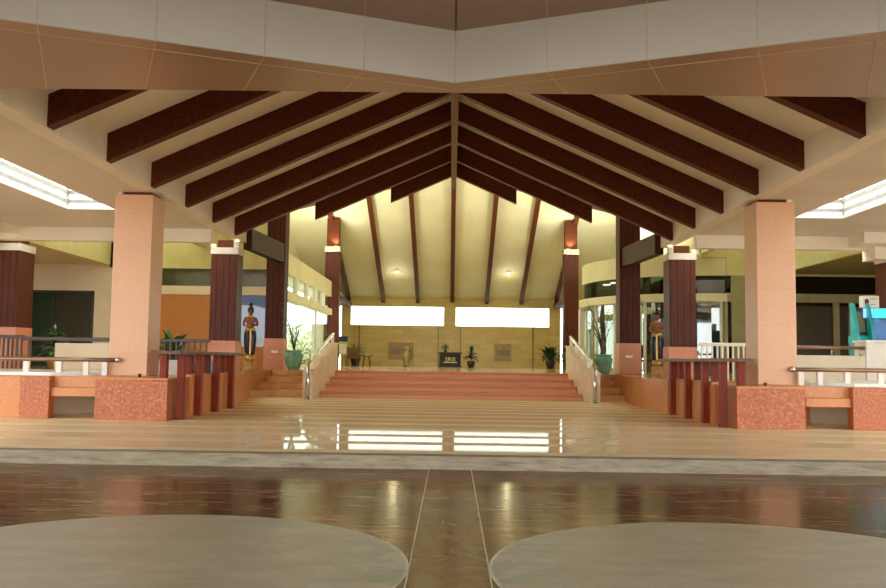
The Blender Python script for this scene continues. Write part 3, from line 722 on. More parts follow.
# rooms behind the right glass
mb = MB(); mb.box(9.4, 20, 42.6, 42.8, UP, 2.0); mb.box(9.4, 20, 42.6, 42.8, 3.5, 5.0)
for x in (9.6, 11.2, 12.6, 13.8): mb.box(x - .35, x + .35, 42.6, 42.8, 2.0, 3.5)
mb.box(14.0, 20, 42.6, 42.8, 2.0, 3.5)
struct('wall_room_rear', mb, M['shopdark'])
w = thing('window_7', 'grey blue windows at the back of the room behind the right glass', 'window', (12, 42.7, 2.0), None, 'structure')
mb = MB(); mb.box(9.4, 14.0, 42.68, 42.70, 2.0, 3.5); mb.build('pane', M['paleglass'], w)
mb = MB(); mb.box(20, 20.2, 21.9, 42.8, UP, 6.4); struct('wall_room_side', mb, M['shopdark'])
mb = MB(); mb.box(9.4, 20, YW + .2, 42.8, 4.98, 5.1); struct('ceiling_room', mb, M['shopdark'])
for k, (z, cx, ln) in enumerate(((2.72, 15.3, 1.3), (2.0, 15.6, 1.7))):
    sh = thing('display_shelf', '%s shelf of yellow packs behind the dark glass on the far right' % ('upper', 'lower')[k], 'shelf', (cx, 34.3, z), 'shelves behind the dark glass')
    mb = MB(); mb.box(cx - ln / 2 - .3, cx + ln / 2 + .6, 34.1, 34.5, z - .04, z); mb.build('board', M['grey'], sh)
    for i in range(9):
        x = cx - ln / 2 + i * ln / 9
        tag(MB().box(x, x + ln / 9 * .8, 34.16, 34.4, z, z + .12 + .05 * ((i * 7) % 3), .006).build('pack', M['yellowpack']),
            'yellow pack on the %s shelf behind the dark glass' % ('upper', 'lower')[k], 'pack', 'yellow packs on the %s shelf' % ('upper', 'lower')[k], 'thing')
bn = tag(MB().box(13.05, 13.55, 33.6, 34.0, UP, 3.35, .02).build('display_stand', M['turq']), 'tall turquoise display stand behind glass next to the right pink column', 'stand', None, 'thing')

# end wall
YB = 57.0
mb = MB()
mb.box(-7.15, 7.0, YB, YB + .3, UP - .02, 3.56)                       # below windows
mb.box(-7.15, -6.58, YB, YB + .3, 3.56, 5.5); mb.box(6.30, 7.0, YB, YB + .3, 3.56, 5.5); mb.box(-.53, .25, YB, YB + .3, 3.56, 5.5)
mb.box(-9.3, 9.3, YB, YB + .3, 4.78, 5.5)
mb.box(-9.3, -7.4, YB, YB + .3, 4.6, 4.78); mb.box(7.25, 9.3, YB, YB + .3, UP - .02, 4.78)
struct('wall_end', mb, M['marble'])
for i, (xa, xb) in enumerate(((-.53, .25), (-7.15, -6.55), (6.27, 7.0))):
    mb = MB(); mb.box(xa, xb, YB - .16, YB, UP, 5.34, .01); struct('trim_end_pilaster_%d' % (i + 1), mb, M['marble'])
for i, (xa, xb) in enumerate(((-6.05, -5.95), (5.2, 5.3), (-6.3, -6.27), (.55, .6), (-.9, -.85))):
    mb = MB(); mb.box(xa, xb, YB - .03, YB, UP, 3.56); struct('trim_end_strip_%d' % (i + 1), mb, plain('brown joint strip', (128, 104, 62), 0.4))
for i, (xa, xb, nm) in enumerate(((-6.58, -.53, 'left'), (.25, 6.30, 'right'))):
    w = thing('window_%d' % (5 + i), 'wide bright strip window on the %s of the end wall' % nm, 'window', ((xa + xb) / 2, YB, 3.56), None, 'structure')
    mb = MB(); mb.box(xa, xb, YB + .14, YB + .16, 3.56, 4.78); mb.build('pane', M['glass'], w)
    mb = MB(); mb.box(xa, xb, YB - .01, YB + .3, 3.50, 3.56); mb.build('sill', M['marble'], w)
for i, (xa, xb, nm) in enumerate(((-4.1, -2.5, 'left'), (2.75, 3.85, 'right'))):
    pl = thing('wall_plaque', 'faint grey plaque on the end wall, %s' % ('behind the brass vase' if i == 0 else 'between the slim plant and the bushy plant'), 'plaque', ((xa + xb) / 2, YB, 2.0), 'grey rectangles on the end wall')  # raised grey rectangles, each with a darker inset
    mb = MB(); mb.box(xa, xb, YB - .05, YB, 1.35, 2.45, .01); mb.build('slab', M['greybeige'], pl)
    mb = MB(); mb.box(xa + .15, xb - .15, YB - .07, YB - .05, 1.7, 2.05, .005); mb.build('inset', plain('grey inset stone', (120, 104, 84), 0.3), pl)

# ------------------------------------------------------------------ railings and low walls at the lobby edge
def baluster_rail(nm, label, x0, x1, y, z0, z1, n, mat, group, mid=False):
    t = thing(nm, label, 'railing', ((x0 + x1) / 2, y, z0), group)
    mb = MB(); mb.box(x0, x1, y - .05, y + .05, z1 - .09, z1, .012); mb.build('top_rail', mat, t)
    if mid: mb = MB(); mb.box(x0, x1, y - .03, y + .03, z0 + .06, z0 + .10); mb.build('bottom_rail', mat, t)
    for i in range(n):
        x = x0 + (x1 - x0) * (i + .5) / n
        mb = MB(); mb.box(x - .022, x + .022, y - .022, y + .022, z0, z1 - .085); mb.build('baluster', mat, t)
    return t
baluster_rail('baluster_railing', 'dark brown railing behind the left fence in front of the tan wall', -8.22, -6.72, 24.4, UP, 1.83, 9, M['darkrail'], 'railings at the lobby edge')
baluster_rail('baluster_railing', 'dark brown railing on the far left in front of the dark doorway', -12.9, -11.9, 24.4, UP, 1.88, 8, M['darkrail'], 'railings at the lobby edge')
baluster_rail('baluster_railing', 'white railing with balusters behind the right fence', 6.72, 8.55, 24.0, UP, 1.92, 13, M['white'], 'railings at the lobby edge')
t = thing('handrail', 'dark brown straight handrail above the cream parapet on the left', 'handrail', (-10, 24.4, UP))
mb = MB(); mb.box(-11.9, -9.0, 24.34, 24.46, 1.74, 1.84, .012); mb.build('top_rail', M['darkrail'], t)
for x in (-11.75, -9.1):
    mb = MB(); mb.box(x - .03, x + .03, 24.37, 24.43, UP, 1.745); mb.build('post', M['darkrail'], t)
tag(MB().box(-11.1, -9.25, 24.55, 24.75, UP, 1.68, .015).build('parapet', M['cream']), 'cream parapet behind the bench rail on the left', 'parapet', 'cream parapets', 'thing')
tag(MB().box(8.5, 10.44, 22.35, 22.5, UP, 1.60, .015).build('parapet', M['cream']), 'cream parapet behind the pipe rail on the right', 'parapet', 'cream parapets', 'thing')
t = thing('handrail', 'thin brown pipe rail on top of the cream parapet on the right', 'handrail', (9.5, 22.42, 1.60))
mb = MB(); mb.tube([(8.4, 22.42, 1.80), (10.44, 22.42, 1.80)], .045, 10); mb.build('tube', M['pipe'], t)
for x in (8.6, 9.62, 10.35):
    mb = MB(); mb.tube([(x, 22.42, 1.60), (x, 22.42, 1.80)], .022, 8); mb.build('post', M['steel'], t)

# ------------------------------------------------------------------ counter and kiosk on the right
ct = thing('counter', 'white counter in front of the blue machine at the far right', 'counter', (11.6, 22.6, UP))
mb = MB(); mb.box(10.46, 13.0, 22.35, 23.0, UP, 1.94, .015); mb.build('body', M['white'], ct)
mb = MB(); mb.box(10.42, 13.02, 22.3, 23.05, 1.94, 2.0, .015); mb.build('worktop', M['whitestone'], ct)
kx, ky = 10.64, 23.2
k = thing('game_machine', 'turquoise and blue coin machine standing behind the white counter', 'machine', (kx + .4, ky + .3, UP))
for dx, nmx in ((0.0, 0), (.40, 1)):
    P = [(ky, UP), (ky + .42, UP), (ky + .42, 3.0), (ky + .34, 3.02), (ky + .22, 2.85), (ky + .08, 2.4), (ky, 1.9)]
    mb = MB(); mb.prism([(kx + dx, y, z) for y, z in P], [(kx + dx + .07, y, z) for y, z in P]); mb.build('side_panel', M['turq'], k)
mb = MB(); mb.box(kx + .07, kx + .40, ky + .2, ky + .7, UP, 1.95); mb.build('cabinet', plain('teal cabinet', (40, 130, 130), 0.4), k)
mb = MB(); mb.hexa([(kx + .07, ky + .05, 1.95), (kx + .40, ky + .05, 1.95), (kx + .40, ky + .7, 1.95), (kx + .07, ky + .7, 1.95),
                    (kx + .07, ky + .24, 2.15), (kx + .40, ky + .24, 2.15), (kx + .40, ky + .7, 2.15), (kx + .07, ky + .7, 2.15)]); mb.build('control_desk', M['turq'], k)
mb = MB(); mb.hexa([(kx + .07, ky + .3, 2.15), (kx + .40, ky + .3, 2.15), (kx + .40, ky + .7, 2.15), (kx + .07, ky + .7, 2.15),
                    (kx + .07, ky + .42, 2.9), (kx + .40, ky + .42, 2.9), (kx + .40, ky + .7, 2.9), (kx + .07, ky + .7, 2.9)]); sc_ = mb.build('screen_housing', M['black'], k)
mb = MB(); mb.hexa([(kx + .11, ky + .31, 2.25), (kx + .36, ky + .31, 2.25), (kx + .36, ky + .34, 2.25), (kx + .11, ky + .34, 2.25),
                    (kx + .11, ky + .395, 2.8), (kx + .36, ky + .395, 2.8), (kx + .36, ky + .42, 2.8), (kx + .11, ky + .42, 2.8)]); mb.build('screen', plain('grey brown screen', (116, 116, 84), 0.2), k)
mb = MB(); mb.box(kx + .47, kx + 1.5, ky + .1, ky + .75, UP, 2.60, .02); mb.build('blue_cabinet', M['blue'], k)
mb = MB(); mb.box(kx + .30, kx + .98, ky + .35, ky + .72, 3.02 if False else 2.60, 2.90); mb.build('marquee', plain('marquee case', (40, 90, 110), 0.4), k)
mb = MB(); mb.box(kx + .32, kx + .58, ky + .335, ky + .35, 2.63, 2.88); mb.build('marquee_light', M['screen2'], k)
mb = MB(); mb.box(kx + .60, kx + .96, ky + .335, ky + .35, 2.63, 2.88); mb.build('marquee_light', M['screen1'], k)
sg = thing('sign_box', 'small white sign box with a brown mark on top of the blue machine', 'sign', (kx + .55, ky + .5, 2.9))
mb = MB(); mb.box(kx + .34, kx + .76, ky + .36, ky + .62, 2.9, 3.22, .01); mb.build('case', M['white'], sg)
mb = MB(); mb.lathe([(.001, 0), (.055, 0), (.055, .01), (.001, .01)], (0, 0, 0), 14)
bmesh.ops.rotate(mb.bm, verts=mb.bm.verts, cent=(0, 0, 0), matrix=Matrix.Rotation(PI / 2, 3, 'X')); bmesh.ops.scale(mb.bm, verts=mb.bm.verts, vec=(1, 1, 1.5))
bmesh.ops.translate(mb.bm, verts=mb.bm.verts, vec=(kx + .43, ky + .362, 3.06)); mb.build('brown_mark', plain('brown print', (96, 44, 30), .5), sg)
mb = MB(); mb.box(kx + .52, kx + .70, ky + .355, ky + .36, 3.13, 3.15); mb.box(kx + .52, kx + .66, ky + .355, ky + .36, 2.98, 2.995); mb.build('print_lines', M['grey'], sg)

for s, nm in ((-1, 'left'), (1, 'right')):
    mb = MB(); mb.box(s * 19.6, s * 20, 13.5, 32.5, -.2, 4.75); struct('wall_' + nm, mb, M['cream'])  # unseen walls added to block low side sky and dim the aisles

# ------------------------------------------------------------------ plants
def pot_lathe(r, h): return [(r * .62, 0), (r * .7, .02), (r * .95, h * .55), (r, h * .86), (r * .92, h * .93), (r * 1.0, h), (r * .86, h), (r * .82, h * .9), (.001, h * .88)]
def plant(name, label, loc, kind, r, h, potmat, H, leafmat, group=None, seed=1):
    rnd = random.Random(seed)
    t = thing(name, label, 'potted plant', loc, group)
    x, y, z = loc
    pt = MB().lathe(pot_lathe(r, h), loc, 24).build('pot', potmat, t)
    MB().lathe([(r * .82, h * .885), (.001, h * .9)], loc, 16).build('soil', M['soil'], pt)
    mb = MB(); st = MB()
    base = Vector((x, y, z + h * .9))
    if kind == 'rosette':
        for i in range(64):
            a = rnd.uniform(0, 2 * PI); el = rnd.uniform(.25, 1.4)
            d = (math.cos(a) * math.cos(el), math.sin(a) * math.cos(el), math.sin(el))
            L = H * rnd.uniform(.6, 1.0)
            b0 = base + Vector((math.cos(a) * .05, math.sin(a) * .05, 0))
            mid = b0 + Vector(d) * L * .35
            st.tube([b0, mid], [.012, .007], 5)
            mb.blade(mid, d, L * .75, L * .17, 1.3, 6)
    elif kind == 'upright':
        st.tube([base, base + Vector((.02, 0, H * .9))], [.03, .012], 6)
        for i in range(80):
            t_ = rnd.uniform(.12, 1.0); a = rnd.uniform(0, 2 * PI); el = rnd.uniform(-.1, .5) + t_ * .6
            d = (math.cos(a) * math.cos(el), math.sin(a) * math.cos(el), math.sin(el))
            L = H * .42 * (1.25 - t_) + .14
            mb.blade(base + Vector((0, 0, H * t_ * .85)), d, L, L * .26, .9, 5)
    elif kind == 'bush':
        for i in range(150):
            a = rnd.uniform(0, 2 * PI); el = rnd.uniform(0, PI / 2); q = rnd.uniform(.3, 1)
            c = base + Vector((math.cos(a) * math.cos(el) * H * .62 * q, math.sin(a) * math.cos(el) * H * .62 * q, .06 + math.sin(el) * H * .8 * q))
            d = (math.cos(a), math.sin(a), rnd.uniform(-.2, .8))
            mb.blade(c, d, H * .3, H * .07, .8, 3)
        for i in range(5):
            a = i * 1.25; st.tube([base, base + Vector((math.cos(a) * .2 * H, math.sin(a) * .2 * H, H * .6))], .012, 5)
    mb.build('leaves', leafmat, t); st.build('stems', M['leafd'], t)
    return t
bigp = [(.15, 0), (.2, .01), (.27, .2), (.325, .42), (.33, .5), (.28, .58), (.26, .6), (.31, .64), (.31, .67), (.25, .67), (.24, .6), (.001, .58)]
for s, nm in ((-1, 'left'), (1, 'right')):
    loc = (-5.35, 29.85, UP) if s < 0 else (5.12, 30.75, UP)
    if s > 0: loc = (5.12, 29.9, UP)
    t = thing('teal_pot_plant', 'big teal glazed pot with a thin branching plant on the %s of the steps' % nm, 'potted plant', loc, 'teal pots at the top of the steps')
    pt = MB().lathe(bigp, loc, 32).build('pot', M['teal'], t)
    MB().lathe([(.24, .585), (.001, .6)], loc, 18).build('soil', M['soil'], pt)
    rnd = random.Random(11 + s); st = MB(); lv = MB()
    b0 = Vector(loc) + Vector((0, 0, .58))
    if s > 0:
        st.tube([b0, b0 + Vector((.02, 0, .6)), b0 + Vector((-.03, .02, 1.3)), b0 + Vector((0, 0, 1.75))], [.10, .09, .085, .05], 10)
    for i in range(16):
        a = rnd.uniform(0, 2 * PI)
        L = rnd.uniform(.5, 1.9) if s < 0 else rnd.uniform(1.1, 1.9)
        sp = rnd.uniform(.1, .45) * L
        p = [b0, b0 + Vector((math.cos(a) * sp * .3, math.sin(a) * sp * .3, L * .5)), b0 + Vector((math.cos(a) * sp, math.sin(a) * sp, L))]
        st.tube(p, [.016, .011, .005], 5)
        for j in range(5):
            q = p[1].lerp(p[2], j / 4); aa = rnd.uniform(0, 2 * PI)
            lv.blade(q, (math.cos(aa), math.sin(aa), rnd.uniform(-.3, .5)), .26 if s > 0 else .2, .03, 1.2, 4)
    st.build('stems', M['bark'] if s > 0 else M['leaf'], t); lv.build('leaves', M['leaf'], t)
plant('potted_plant', 'dark bushy potted plant in front of the end wall near the right pilaster', (5.85, 52.2, UP), 'rosette', .3, .5, M['dkpot'], 1.05, M['leafd'], 'plants along the end wall', 3)
plant('potted_plant', 'tall slim potted plant right of the black counter', (1.15, 52.0, UP), 'upright', .24, .38, M['dkpot'], .95, M['leafd'], 'plants along the end wall', 4)
plant('potted_plant', 'small bright green plant in a dark pot beside the right far column', (6.15, 47.0, UP), 'rosette', .2, .35, M['leafd'], .7, M['leaf'], 'plants along the end wall', 5)
plant('potted_plant', 'low leafy potted plant behind the cane armchair', (-5.85, 53.6, UP), 'bush', .32, .6, M['dkpot'], .95, M['leafd'], 'plants along the end wall', 6)
plant('potted_palm', 'spiky palm like plant behind the left fence and dark railing', (-7.92, 24.95, UP), 'rosette', .22, .42, M['dkpot'], .85, M['leaf'], None, 8)
plant('potted_plant', 'leafy plant in a clay pot behind the bench rail on the far left', (-11.35, 25.15, UP), 'upright', .22, .34, plain('clay pot', (150, 116, 52), .5), .95, M['leaf'], None, 9)
plant('potted_plant', 'green plant glimpsed between the left fence posts behind the rail', (-6.02, 21.1, MID), 'upright', .2, .4, M['white'], .8, M['leaf'], None, 10)

# white garden chair and cool bin glimpsed behind the left fence
def arm_chair(name, label, loc, rz, mat, cush=None, sc=1.0, group=None):
    t = thing(name, label, 'chair', (0, 0, 0), group)
    def b(nm, *a): MB().box(*[v * sc for v in a], .01).build(nm, mat, t)
    b('seat', -.28, .28, -.26, .28, .36, .44)
    for x in (-.27, .23):
        for y in (-.26, .24): b('leg', x, x + .04, y, y + .04, 0, .37)
    b('backrest', -.28, .28, .25, .31, .44, .92)
    for x in (-.32, .26): b('armrest', x, x + .06, -.28, .3, .60, .65)
    for x in (-.31, .27): b('arm_support', x, x + .04, -.26, -.22, .36, .60)
    if cush: MB().box(-.25 * sc, .25 * sc, -.24 * sc, .24 * sc, .44 * sc, .51 * sc, .02).build('cushion', cush, t)
    t.location = loc; t.rotation_euler = (0, 0, rz)
    return t
arm_chair('garden_chair', 'white chair glimpsed through the left fence posts', (-6.5, 20.6, MID), 0.5, M['white'], None, 1.2)
tag(MB().lathe([(.11, 0), (.12, .02), (.13, .26), (.11, .3), (.001, .3)], (-6.08, 22.4, UP), 18).build('waste_bin', plain('blue grey metal', (112, 136, 156), .35)), 'small blue grey bin glimpsed through the left fence posts', 'bin', None, 'thing')

# ------------------------------------------------------------------ lobby furniture near the end wall
arm_chair('cane_armchair', 'brown cane armchair near the end wall left of the brass vase', (-5.75, 51.2, UP), 0.25, M['wicker'], plain('brown cushion', (104, 78, 56), .8), 1.15)
tb = thing('side_table', 'small cane side table beside the cane armchair', 'table', (-4.93, 51.2, UP))
mb = MB(); mb.lathe([(.36, .56), (.38, .58), (.38, .61), (.001, .61)], (-4.93, 51.2, UP), 22); mb.build('tabletop', M['wicker'], tb)
for a in range(4):
    mb = MB(); mb.tube([(-4.93 + .3 * math.cos(a * PI / 2 + .78), 51.2 + .3 * math.sin(a * PI / 2 + .78), UP), (-4.93 + .2 * math.cos(a * PI / 2 + .78), 51.2 + .2 * math.sin(a * PI / 2 + .78), UP + .57)], .025, 8); mb.build('leg', M['wicker'], tb)
tag(MB().box(-5.05, -4.8, 51.1, 51.3, UP + .61, UP + .645, .005).build('booklet', M['paper']), 'white booklet lying on the cane side table', 'booklet', None, 'thing')
es = thing('poster_stand', 'standing poster with dark blue top beside the cane armchair', 'poster stand', (-6.15, 49.4, UP))
mb = MB(); mb.box(-6.42, -5.88, 49.4, 49.44, UP + .62, UP + 1.62, .004); bd = mb.build('board', M['poster'], es)
mb = MB(); mb.box(-6.38, -5.84, 49.385, 49.398, UP + 1.36, UP + 1.66, .004); mb.build('header', M['postertop'], bd)
mb = MB(); mb.box(-6.36, -5.94, 49.39, 49.398, UP + .66, UP + 1.2, .002); mb.build('print', M['paper'], bd)
for dx in (-.25, .25):
    mb = MB(); mb.tube([(-6.15 + dx, 49.36, UP), (-6.15 + dx * .6, 49.42, UP + .63)], .018, 8); mb.build('leg', M['black'], es)
mb = MB(); mb.tube([(-6.15, 49.75, UP), (-6.15, 49.45, UP + .9)], .018, 8); mb.build('leg', M['black'], es)
vs = thing('brass_vase', 'tall brass vase standing against the end wall', 'vase', (-2.68, 52, UP))
MB().lathe([(.2, 0), (.2, .05), (.15, .09), (.17, .2), (.24, .45), (.25, .62), (.2, .8), (.13, .88), (.12, .92), (.15, .95), (.16, 1.05), (.13, 1.15), (.1, 1.17), (.001, 1.17)], (-2.68, 52, UP), 26).build('body', M['brass'], vs)
MB().lathe([(.205, .0), (.215, .02), (.205, .05), (.001, .05)], (-2.68, 52, UP - .001), 26).build('foot', M['dkpot'], vs)
cb = thing('welcome_counter', 'black cloth covered counter with gold lettering in the middle of the lobby', 'counter', (-.1, 52, UP))
mb = MB(); mb.box(-.72, .55, 51.9, 52.5, UP, UP + .80, .03); mb.build('body', plain('black cloth', (30, 30, 42), .6, var=.2, scale=8), cb)
mb = MB(); mb.box(-.8, .64, 51.84, 52.56, UP + .80, UP + .87, .012); mb.build('top', plain('dark brown top', (60, 44, 40), .4), cb)
mb = MB(); mb.box(-.8, .64, 51.84, 52.56, UP, UP + .05, .01); mb.build('plinth', M['black'], cb)
cu = bpy.data.curves.new('lettering', 'FONT'); cu.body = 'SRIS'; cu.size = .30; cu.extrude = .008; cu.align_x = 'CENTER'; cu.space_character = 1.15
tmp_ = bpy.data.objects.new('lettering_curve', cu); COL.objects.link(tmp_); bpy.context.view_layer.update()
lm = bpy.data.meshes.new_from_object(tmp_.evaluated_get(bpy.context.evaluated_depsgraph_get())); bpy.data.objects.remove(tmp_)
lt = bpy.data.objects.new('lettering', lm); COL.objects.link(lt); lt.parent = cb; lm.materials.clear(); lm.materials.append(plain('pale gold letters', (226, 214, 160), .4))
lt.location = (.03, -.11, .36); lt.rotation_euler = (PI / 2, 0, 0); 
mb = MB(); mb.box(-.45, .32, 51.885, 51.9, UP + .24, UP + .31, .002); mb.build('gold_line', M['gold'], cb)
plant('potted_plant', 'small round green plant standing on the black counter', (-.37, 52.2, UP + .87), 'bush', .12, .1, M['dkpot'], .5, M['leaf'], None, 12)

# office chairs glimpsed through the curved glass
def office_chair(x, y, rz, label):
    t = thing('office_chair', label, 'chair', (0, 0, 0), 'black chairs behind the curved glass')
    MB().box(-.25, .25, -.25, .25, .44, .53, .03).build('seat', M['chair'], t)
    MB().box(-.23, .23, .22, .3, .58, 1.1, .03).build('backrest', M['chair'], t)
    MB().tube([(0, 0, .1), (0, 0, .45)], .03, 8).build('pillar', M['chair'], t)
    for i in range(5):
        a = i * 2 * PI / 5
        MB().tube([(0, 0, .12), (.28 * math.cos(a), .28 * math.sin(a), .04)], .022, 6).build('leg', M['chair'], t)
    for sx in (-.28, .28): MB().tube([(sx, .2, .55), (sx, .15, .72), (sx, -.15, .72)], .02, 6).build('armrest', M['chair'], t)
    t.location = (x, y, UP); t.rotation_euler = (0, 0, rz)
office_chair(7.6, 35.0, 2.6, 'black office chair behind the glass left of the right statue')
office_chair(6.5, 37.0, 2.2, 'black office chair behind the glass beside the right teal pot')
office_chair(10.0, 34.8, 3.0, 'black office chair behind the glass above the white railing')

# ------------------------------------------------------------------ statues
def statue(s, loc, rz, label):
    t = thing('carved_statue', label, 'statue', (0, 0, 0), 'carved figures beside the lobby')
    MB().lathe([(.2, 0), (.21, .03), (.19, .07), (.17, .2), (.19, .27), (.2, .30), (.001, .30)], (0, 0, 0), 20).build('plinth', M['sand'], t)
    z0 = .30
    J = {'pel': (0, 0, .86), 'wai': (0, .0, 1.02), 'chs': (0, 0, 1.24), 'nck': (0, 0, 1.40), 'hd0': (0, -.01, 1.46), 'hd1': (0, -.02, 1.53), 'hd2': (0, -.01, 1.63),
         'shL': (.17, 0, 1.33), 'elL': (.215, -.04, 1.10), 'wrL': (.06, -.20, 1.14), 'haL': (-.03, -.22, 1.18),
         'shR': (-.17, 0, 1.33), 'elR': (-.215, -.04, 1.10), 'wrR': (-.06, -.19, 1.05), 'haR': (.04, -.21, 1.08),
         'hpL': (.09, 0, .82), 'knL': (.10, -.02, .46), 'anL': (.09, .02, .08), 'toL': (.10, -.14, .03),
         'hpR': (-.09, 0, .82), 'knR': (-.10, -.03, .46), 'anR': (-.09, .02, .08), 'toR': (-.10, -.14, .03)}
    Rr = {'pel': .135, 'wai': .105, 'chs': .14, 'nck': .05, 'hd0': .06, 'hd1': .085, 'hd2': .075, 'sh': .06, 'el': .042, 'wr': .032, 'ha': .04, 'hp': .10, 'kn': .065, 'an': .042, 'to': .035}
    E = [('pel', 'wai'), ('wai', 'chs'), ('chs', 'nck'), ('nck', 'hd0'), ('hd0', 'hd1'), ('hd1', 'hd2')]
    for q in 'LR': E += [('chs', 'sh' + q), ('sh' + q, 'el' + q), ('el' + q, 'wr' + q), ('wr' + q, 'ha' + q), ('pel', 'hp' + q), ('hp' + q, 'kn' + q), ('kn' + q, 'an' + q), ('an' + q, 'to' + q)]
    ks = list(J)
    me = bpy.data.meshes.new('figure_body')
    me.from_pydata([(J[k][0], J[k][1], J[k][2] + z0) for k in ks], [(ks.index(a), ks.index(b)) for a, b in E], [])
    o = bpy.data.objects.new('figure_body', me); COL.objects.link(o); o.parent = t
    md = o.modifiers.new('skin', 'SKIN'); md.use_smooth_shade = True
    for i, kk in enumerate(ks):
        r = Rr.get(kk, Rr.get(kk[:2], .05)); me.skin_vertices[0].data[i].radius = (r, r * (.8 if kk in ('chs', 'wai') else 1))
    me.skin_vertices[0].data[0].use_root = True
    o.modifiers.new('sub', 'SUBSURF').levels = 2; o.modifiers['sub'].render_levels = 2
    me.materials.append(M['skin'])
    # face details
    for sx in (-1, 1): MB().lathe([(.001, -.011), (.011, 0), (.001, .011)], (sx * .034, -.098, z0 + 1.56), 8).build('eye', M['hair'], t)
    MB().hexa([(-.016, -.10, z0 + 1.51), (.016, -.10, z0 + 1.51), (.012, -.08, z0 + 1.51), (-.012, -.08, z0 + 1.51), (-.006, -.095, z0 + 1.57), (.006, -.095, z0 + 1.57), (.006, -.08, z0 + 1.57), (-.006, -.08, z0 + 1.57)]).build('nose', M['skin'], t)
    MB().box(-.025, .025, -.104, -.085, z0 + 1.478, z0 + 1.49, .003).build('mouth', plain('painted lips', (120, 40, 34), .4), t)
    # hair, bun, skirt, sash
    h = MB().lathe([(.001, -.12), (.085, -.10), (.10, -.02), (.098, .04), (.07, .09), (.001, .11)], (0, .03, z0 + 1.60), 18).build('hair', M['hair'], t)
    MB().lathe([(.001, 0), (.045, .01), (.062, .06), (.045, .11), (.001, .13)], (0, .02, z0 + 1.70), 14).build('bun', M['hair'], h)
    def ell(z, a, b, n=24, y=0): return [(a * math.cos(2 * PI * i / n), y + b * math.sin(2 * PI * i / n), z + z0) for i in range(n)]
    mb = MB(); mb.ring([ell(.16, .15, .11), ell(.3, .165, .12), ell(.5, .185, .135), ell(.72, .20, .15), ell(.86, .19, .145), ell(.97, .15, .115)]); mb.build('skirt', M['navy'], t)
    mb = MB(); mb.ring([ell(.93, .175, .135), ell(.99, .16, .125), ell(1.03, .145, .115)]); mb.build('belt', M['gold'], t)
    mb = MB(); mb.prism([(-.02, -.175, z0 + .95), (.02, -.175, z0 + .95), (.025, -.165, z0 + .2), (-.025, -.165, z0 + .2)],
                        [(-.02, -.12, z0 + .95), (.02, -.12, z0 + .95), (.025, -.10, z0 + .2), (-.025, -.10, z0 + .2)]); mb.build('sash', M['gold'], t)
    mb = MB(); mb.ring([ell(.02, .145, .15, y=-.03), ell(.1, .15, .13, y=-.02), ell(.18, .152, .115)]); mb.build('gilded_hem', M['gold'], t)
    mb = MB(); mb.ring([ell(1.36, .10, .08), ell(1.40, .085, .07), ell(1.42, .065, .06)]); mb.build('collar', M['gold'], t)
    t.location = loc; t.rotation_euler = (0, 0, rz)
statue(-1, (-6.33, 27.6, UP), .25, 'carved figure in a dark skirt on a round plinth behind the left post fence')
statue(1, (6.42, 27.6, UP), -.3, 'carved figure in a dark skirt on a round plinth behind the right post fence')

# ------------------------------------------------------------------ hall lamps and added fill lights
for s, nm in ((-1, 'left'), (1, 'right')):
    y = 53.4; x = 3.4 * s; z = bz(y)
    t = thing('ceiling_lamp', 'small bright round lamp on the %s of the pale rear slope' % nm, 'lamp', (x, y, z), 'lamps on the rear slope')
    MB().lathe([(.14, 0), (.14, -.10), (.11, -.16), (.001, -.16)], (x, y, z + .02), 18).build('housing', M['white'], t)
    MB().lathe([(.001, -.175), (.085, -.17), (.09, -.145)], (x, y, z + .02), 18).build('bulb', M['lamp'], t)

def light(kind, nm, loc, energy, color=(1, 1, 1), size=.2, rot=(0, 0, 0), spot=None, size_y=None):
    l = bpy.data.lights.new(nm, kind); l.energy = energy; l.color = color
    if kind == 'AREA':
        l.size = size
        if size_y: l.shape = 'RECTANGLE'; l.size_y = size_y
    elif kind in ('POINT', 'SPOT'): l.shadow_soft_size = size
    if spot: l.spot_size = spot; l.spot_blend = .6
    o = bpy.data.objects.new(nm, l); COL.objects.link(o); o.location = loc; o.rotation_euler = rot
    return o
warm = (1.0, .86, .60); grn = (1.0, .98, .85)
for s in (-1, 1):
    light('POINT', 'rear_slope_lamp', (3.4 * s, 53.2, bz(53.2) - .8), 14, grn, .1)
    light('SPOT', 'far_column_uplight', (6.4 * s, 47.7, 7.55), 70, warm, .06, (PI, 0, 0), 2.2)
    light('AREA', 'aisle_fill_light', (9.6 * s, 28.0, 4.85), 75 if s < 0 else 25, grn, 4.0, (PI, 0, 0), None, 1.0)  # added fill for the aisle's upper wall, no fitting stands here
    light('AREA', 'hall_fill_light', (7.6 * s, 40.0, 5.75), 800, grn, 1.2, (PI, -.15 * s, 0), None, 11.0)  # added unseen area light that brightens the hall ceiling
light('POINT', 'room_fill_light', (15, 33.6, 4.5), 40, grn, .2)  # added unseen fill, brightens the packs behind the dark glass
light('POINT', 'room_fill_light', (9.5, 38, 4.6), 60, grn, .3)

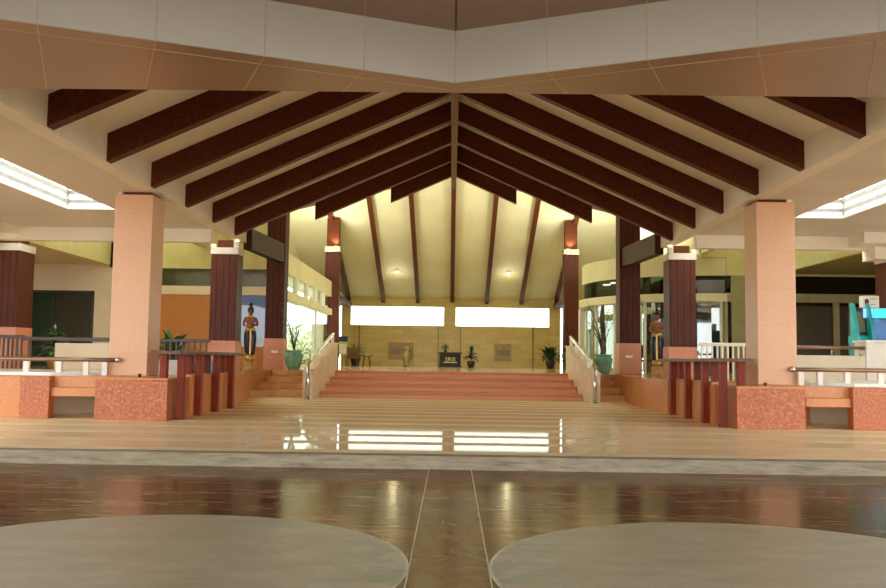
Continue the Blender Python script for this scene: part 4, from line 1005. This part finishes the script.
# ------------------------------------------------------------------ trees outside the left glass
def tree(loc, H, R, seed, label, n=420):
    rnd = random.Random(seed)
    t = thing('tree', label, 'tree', loc, 'trees outside the left glass')
    x, y, z = loc
    tr = MB(); top = Vector((x, y, z + H * .45))
    tr.tube([Vector(loc), Vector((x + .1, y, z + H * .25)), top], [.2, .15, .1], 8)
    lv = MB()
    for i in range(7):
        a = i * .9; e = top + Vector((math.cos(a) * R * .6, math.sin(a) * R * .6, H * .3))
        tr.tube([top - Vector((0, 0, H * .1)), e], [.07, .03], 6)
    for i in range(n):
        a = rnd.uniform(0, 2 * PI); u = rnd.uniform(-1, 1); q = rnd.uniform(.35, 1) ** .5
        k = math.sqrt(1 - u * u)
        bumpy = 1 + .25 * math.sin(3 * a + seed) * math.cos(4 * u)
        c = Vector((x + math.cos(a) * k * R * q * bumpy, y + math.sin(a) * k * R * q * bumpy, z + H * .65 + u * H * .35 * q * bumpy))
        d = (math.cos(a), math.sin(a), rnd.uniform(-.6, .8))
        lv.blade(c, d, .55, .16, .6, 2)
    tr.build('trunk', M['bark'], t); lv.build('foliage', M['tree'], t)
for i, (x, y, H, R) in enumerate(((-12.6, 75, 4.3, 2.3), (-14.6, 82, 5.2, 2.8), (-17.5, 100, 6.0, 3.6), (-10.6, 70, 3.6, 1.9), (-16.2, 112, 6.6, 3.6), (-9.6, 56.5, 2.6, 1.2), (-14.6, 64, 3.6, 2.2))):
    tree((x, y, -.3), H, R, 30 + i, ['round pale tree outside the left glass, nearest the far column', 'tall pale tree behind the round one outside the left glass', 'large hazy tree far off outside the left glass',
         'low pale tree between the taller ones outside the left glass', 'most distant tree outside the left glass', 'small tree close to the left glass behind the teal pot', 'young tree seen through the window behind the left statue'][i])

# ------------------------------------------------------------------ world, camera, view
w = bpy.data.worlds.new('overcast'); SC.world = w; w.use_nodes = True
bg = w.node_tree.nodes['Background']
bg.inputs[0].default_value = (1.0, 1.0, .98, 1); bg.inputs[1].default_value = 5.0

F = 880.0; HC = 1.35; VP = (451.5, 360.2); RO = 0.0138
d = Vector(((VP[0] - 443) / F, (VP[1] - 294) / F, 1)).normalized()
u = Vector((math.sin(RO), -math.cos(RO), 0)); u.z = -(u.x * d.x + u.y * d.y) / d.z; u.normalize()
r = u.cross(d)
if r.x < 0: r = -r
# rows r, d, u hold the world axes in camera pixels axes (x right, y down, z forward)
right = Vector((r.x, d.x, u.x)); down = Vector((r.y, d.y, u.y)); fwd = Vector((r.z, d.z, u.z))
R3 = Matrix((right, -down, -fwd)).transposed()
cam = bpy.data.cameras.new('camera'); co = bpy.data.objects.new('camera', cam); COL.objects.link(co)
cam.sensor_fit = 'HORIZONTAL'; cam.sensor_width = 36; cam.lens = 36 * F / 886
cam.clip_start = .05; cam.clip_end = 400
co.matrix_world = Matrix.Translation((0, 0, HC)) @ R3.to_4x4()
SC.camera = co
vs_ = SC.view_settings; vs_.view_transform = 'Standard'; vs_.look = 'None'; vs_.gamma = 1; vs_.use_curve_mapping = False; vs_.exposure = 0.32
SC.cycles.max_bounces = 10; SC.cycles.diffuse_bounces = 6; SC.cycles.glossy_bounces = 5; SC.cycles.transparent_max_bounces = 12
SC.cycles.use_denoising = True; SC.cycles.caustics_reflective = False; SC.cycles.caustics_refractive = False
SC.cycles.sample_clamp_indirect = 8
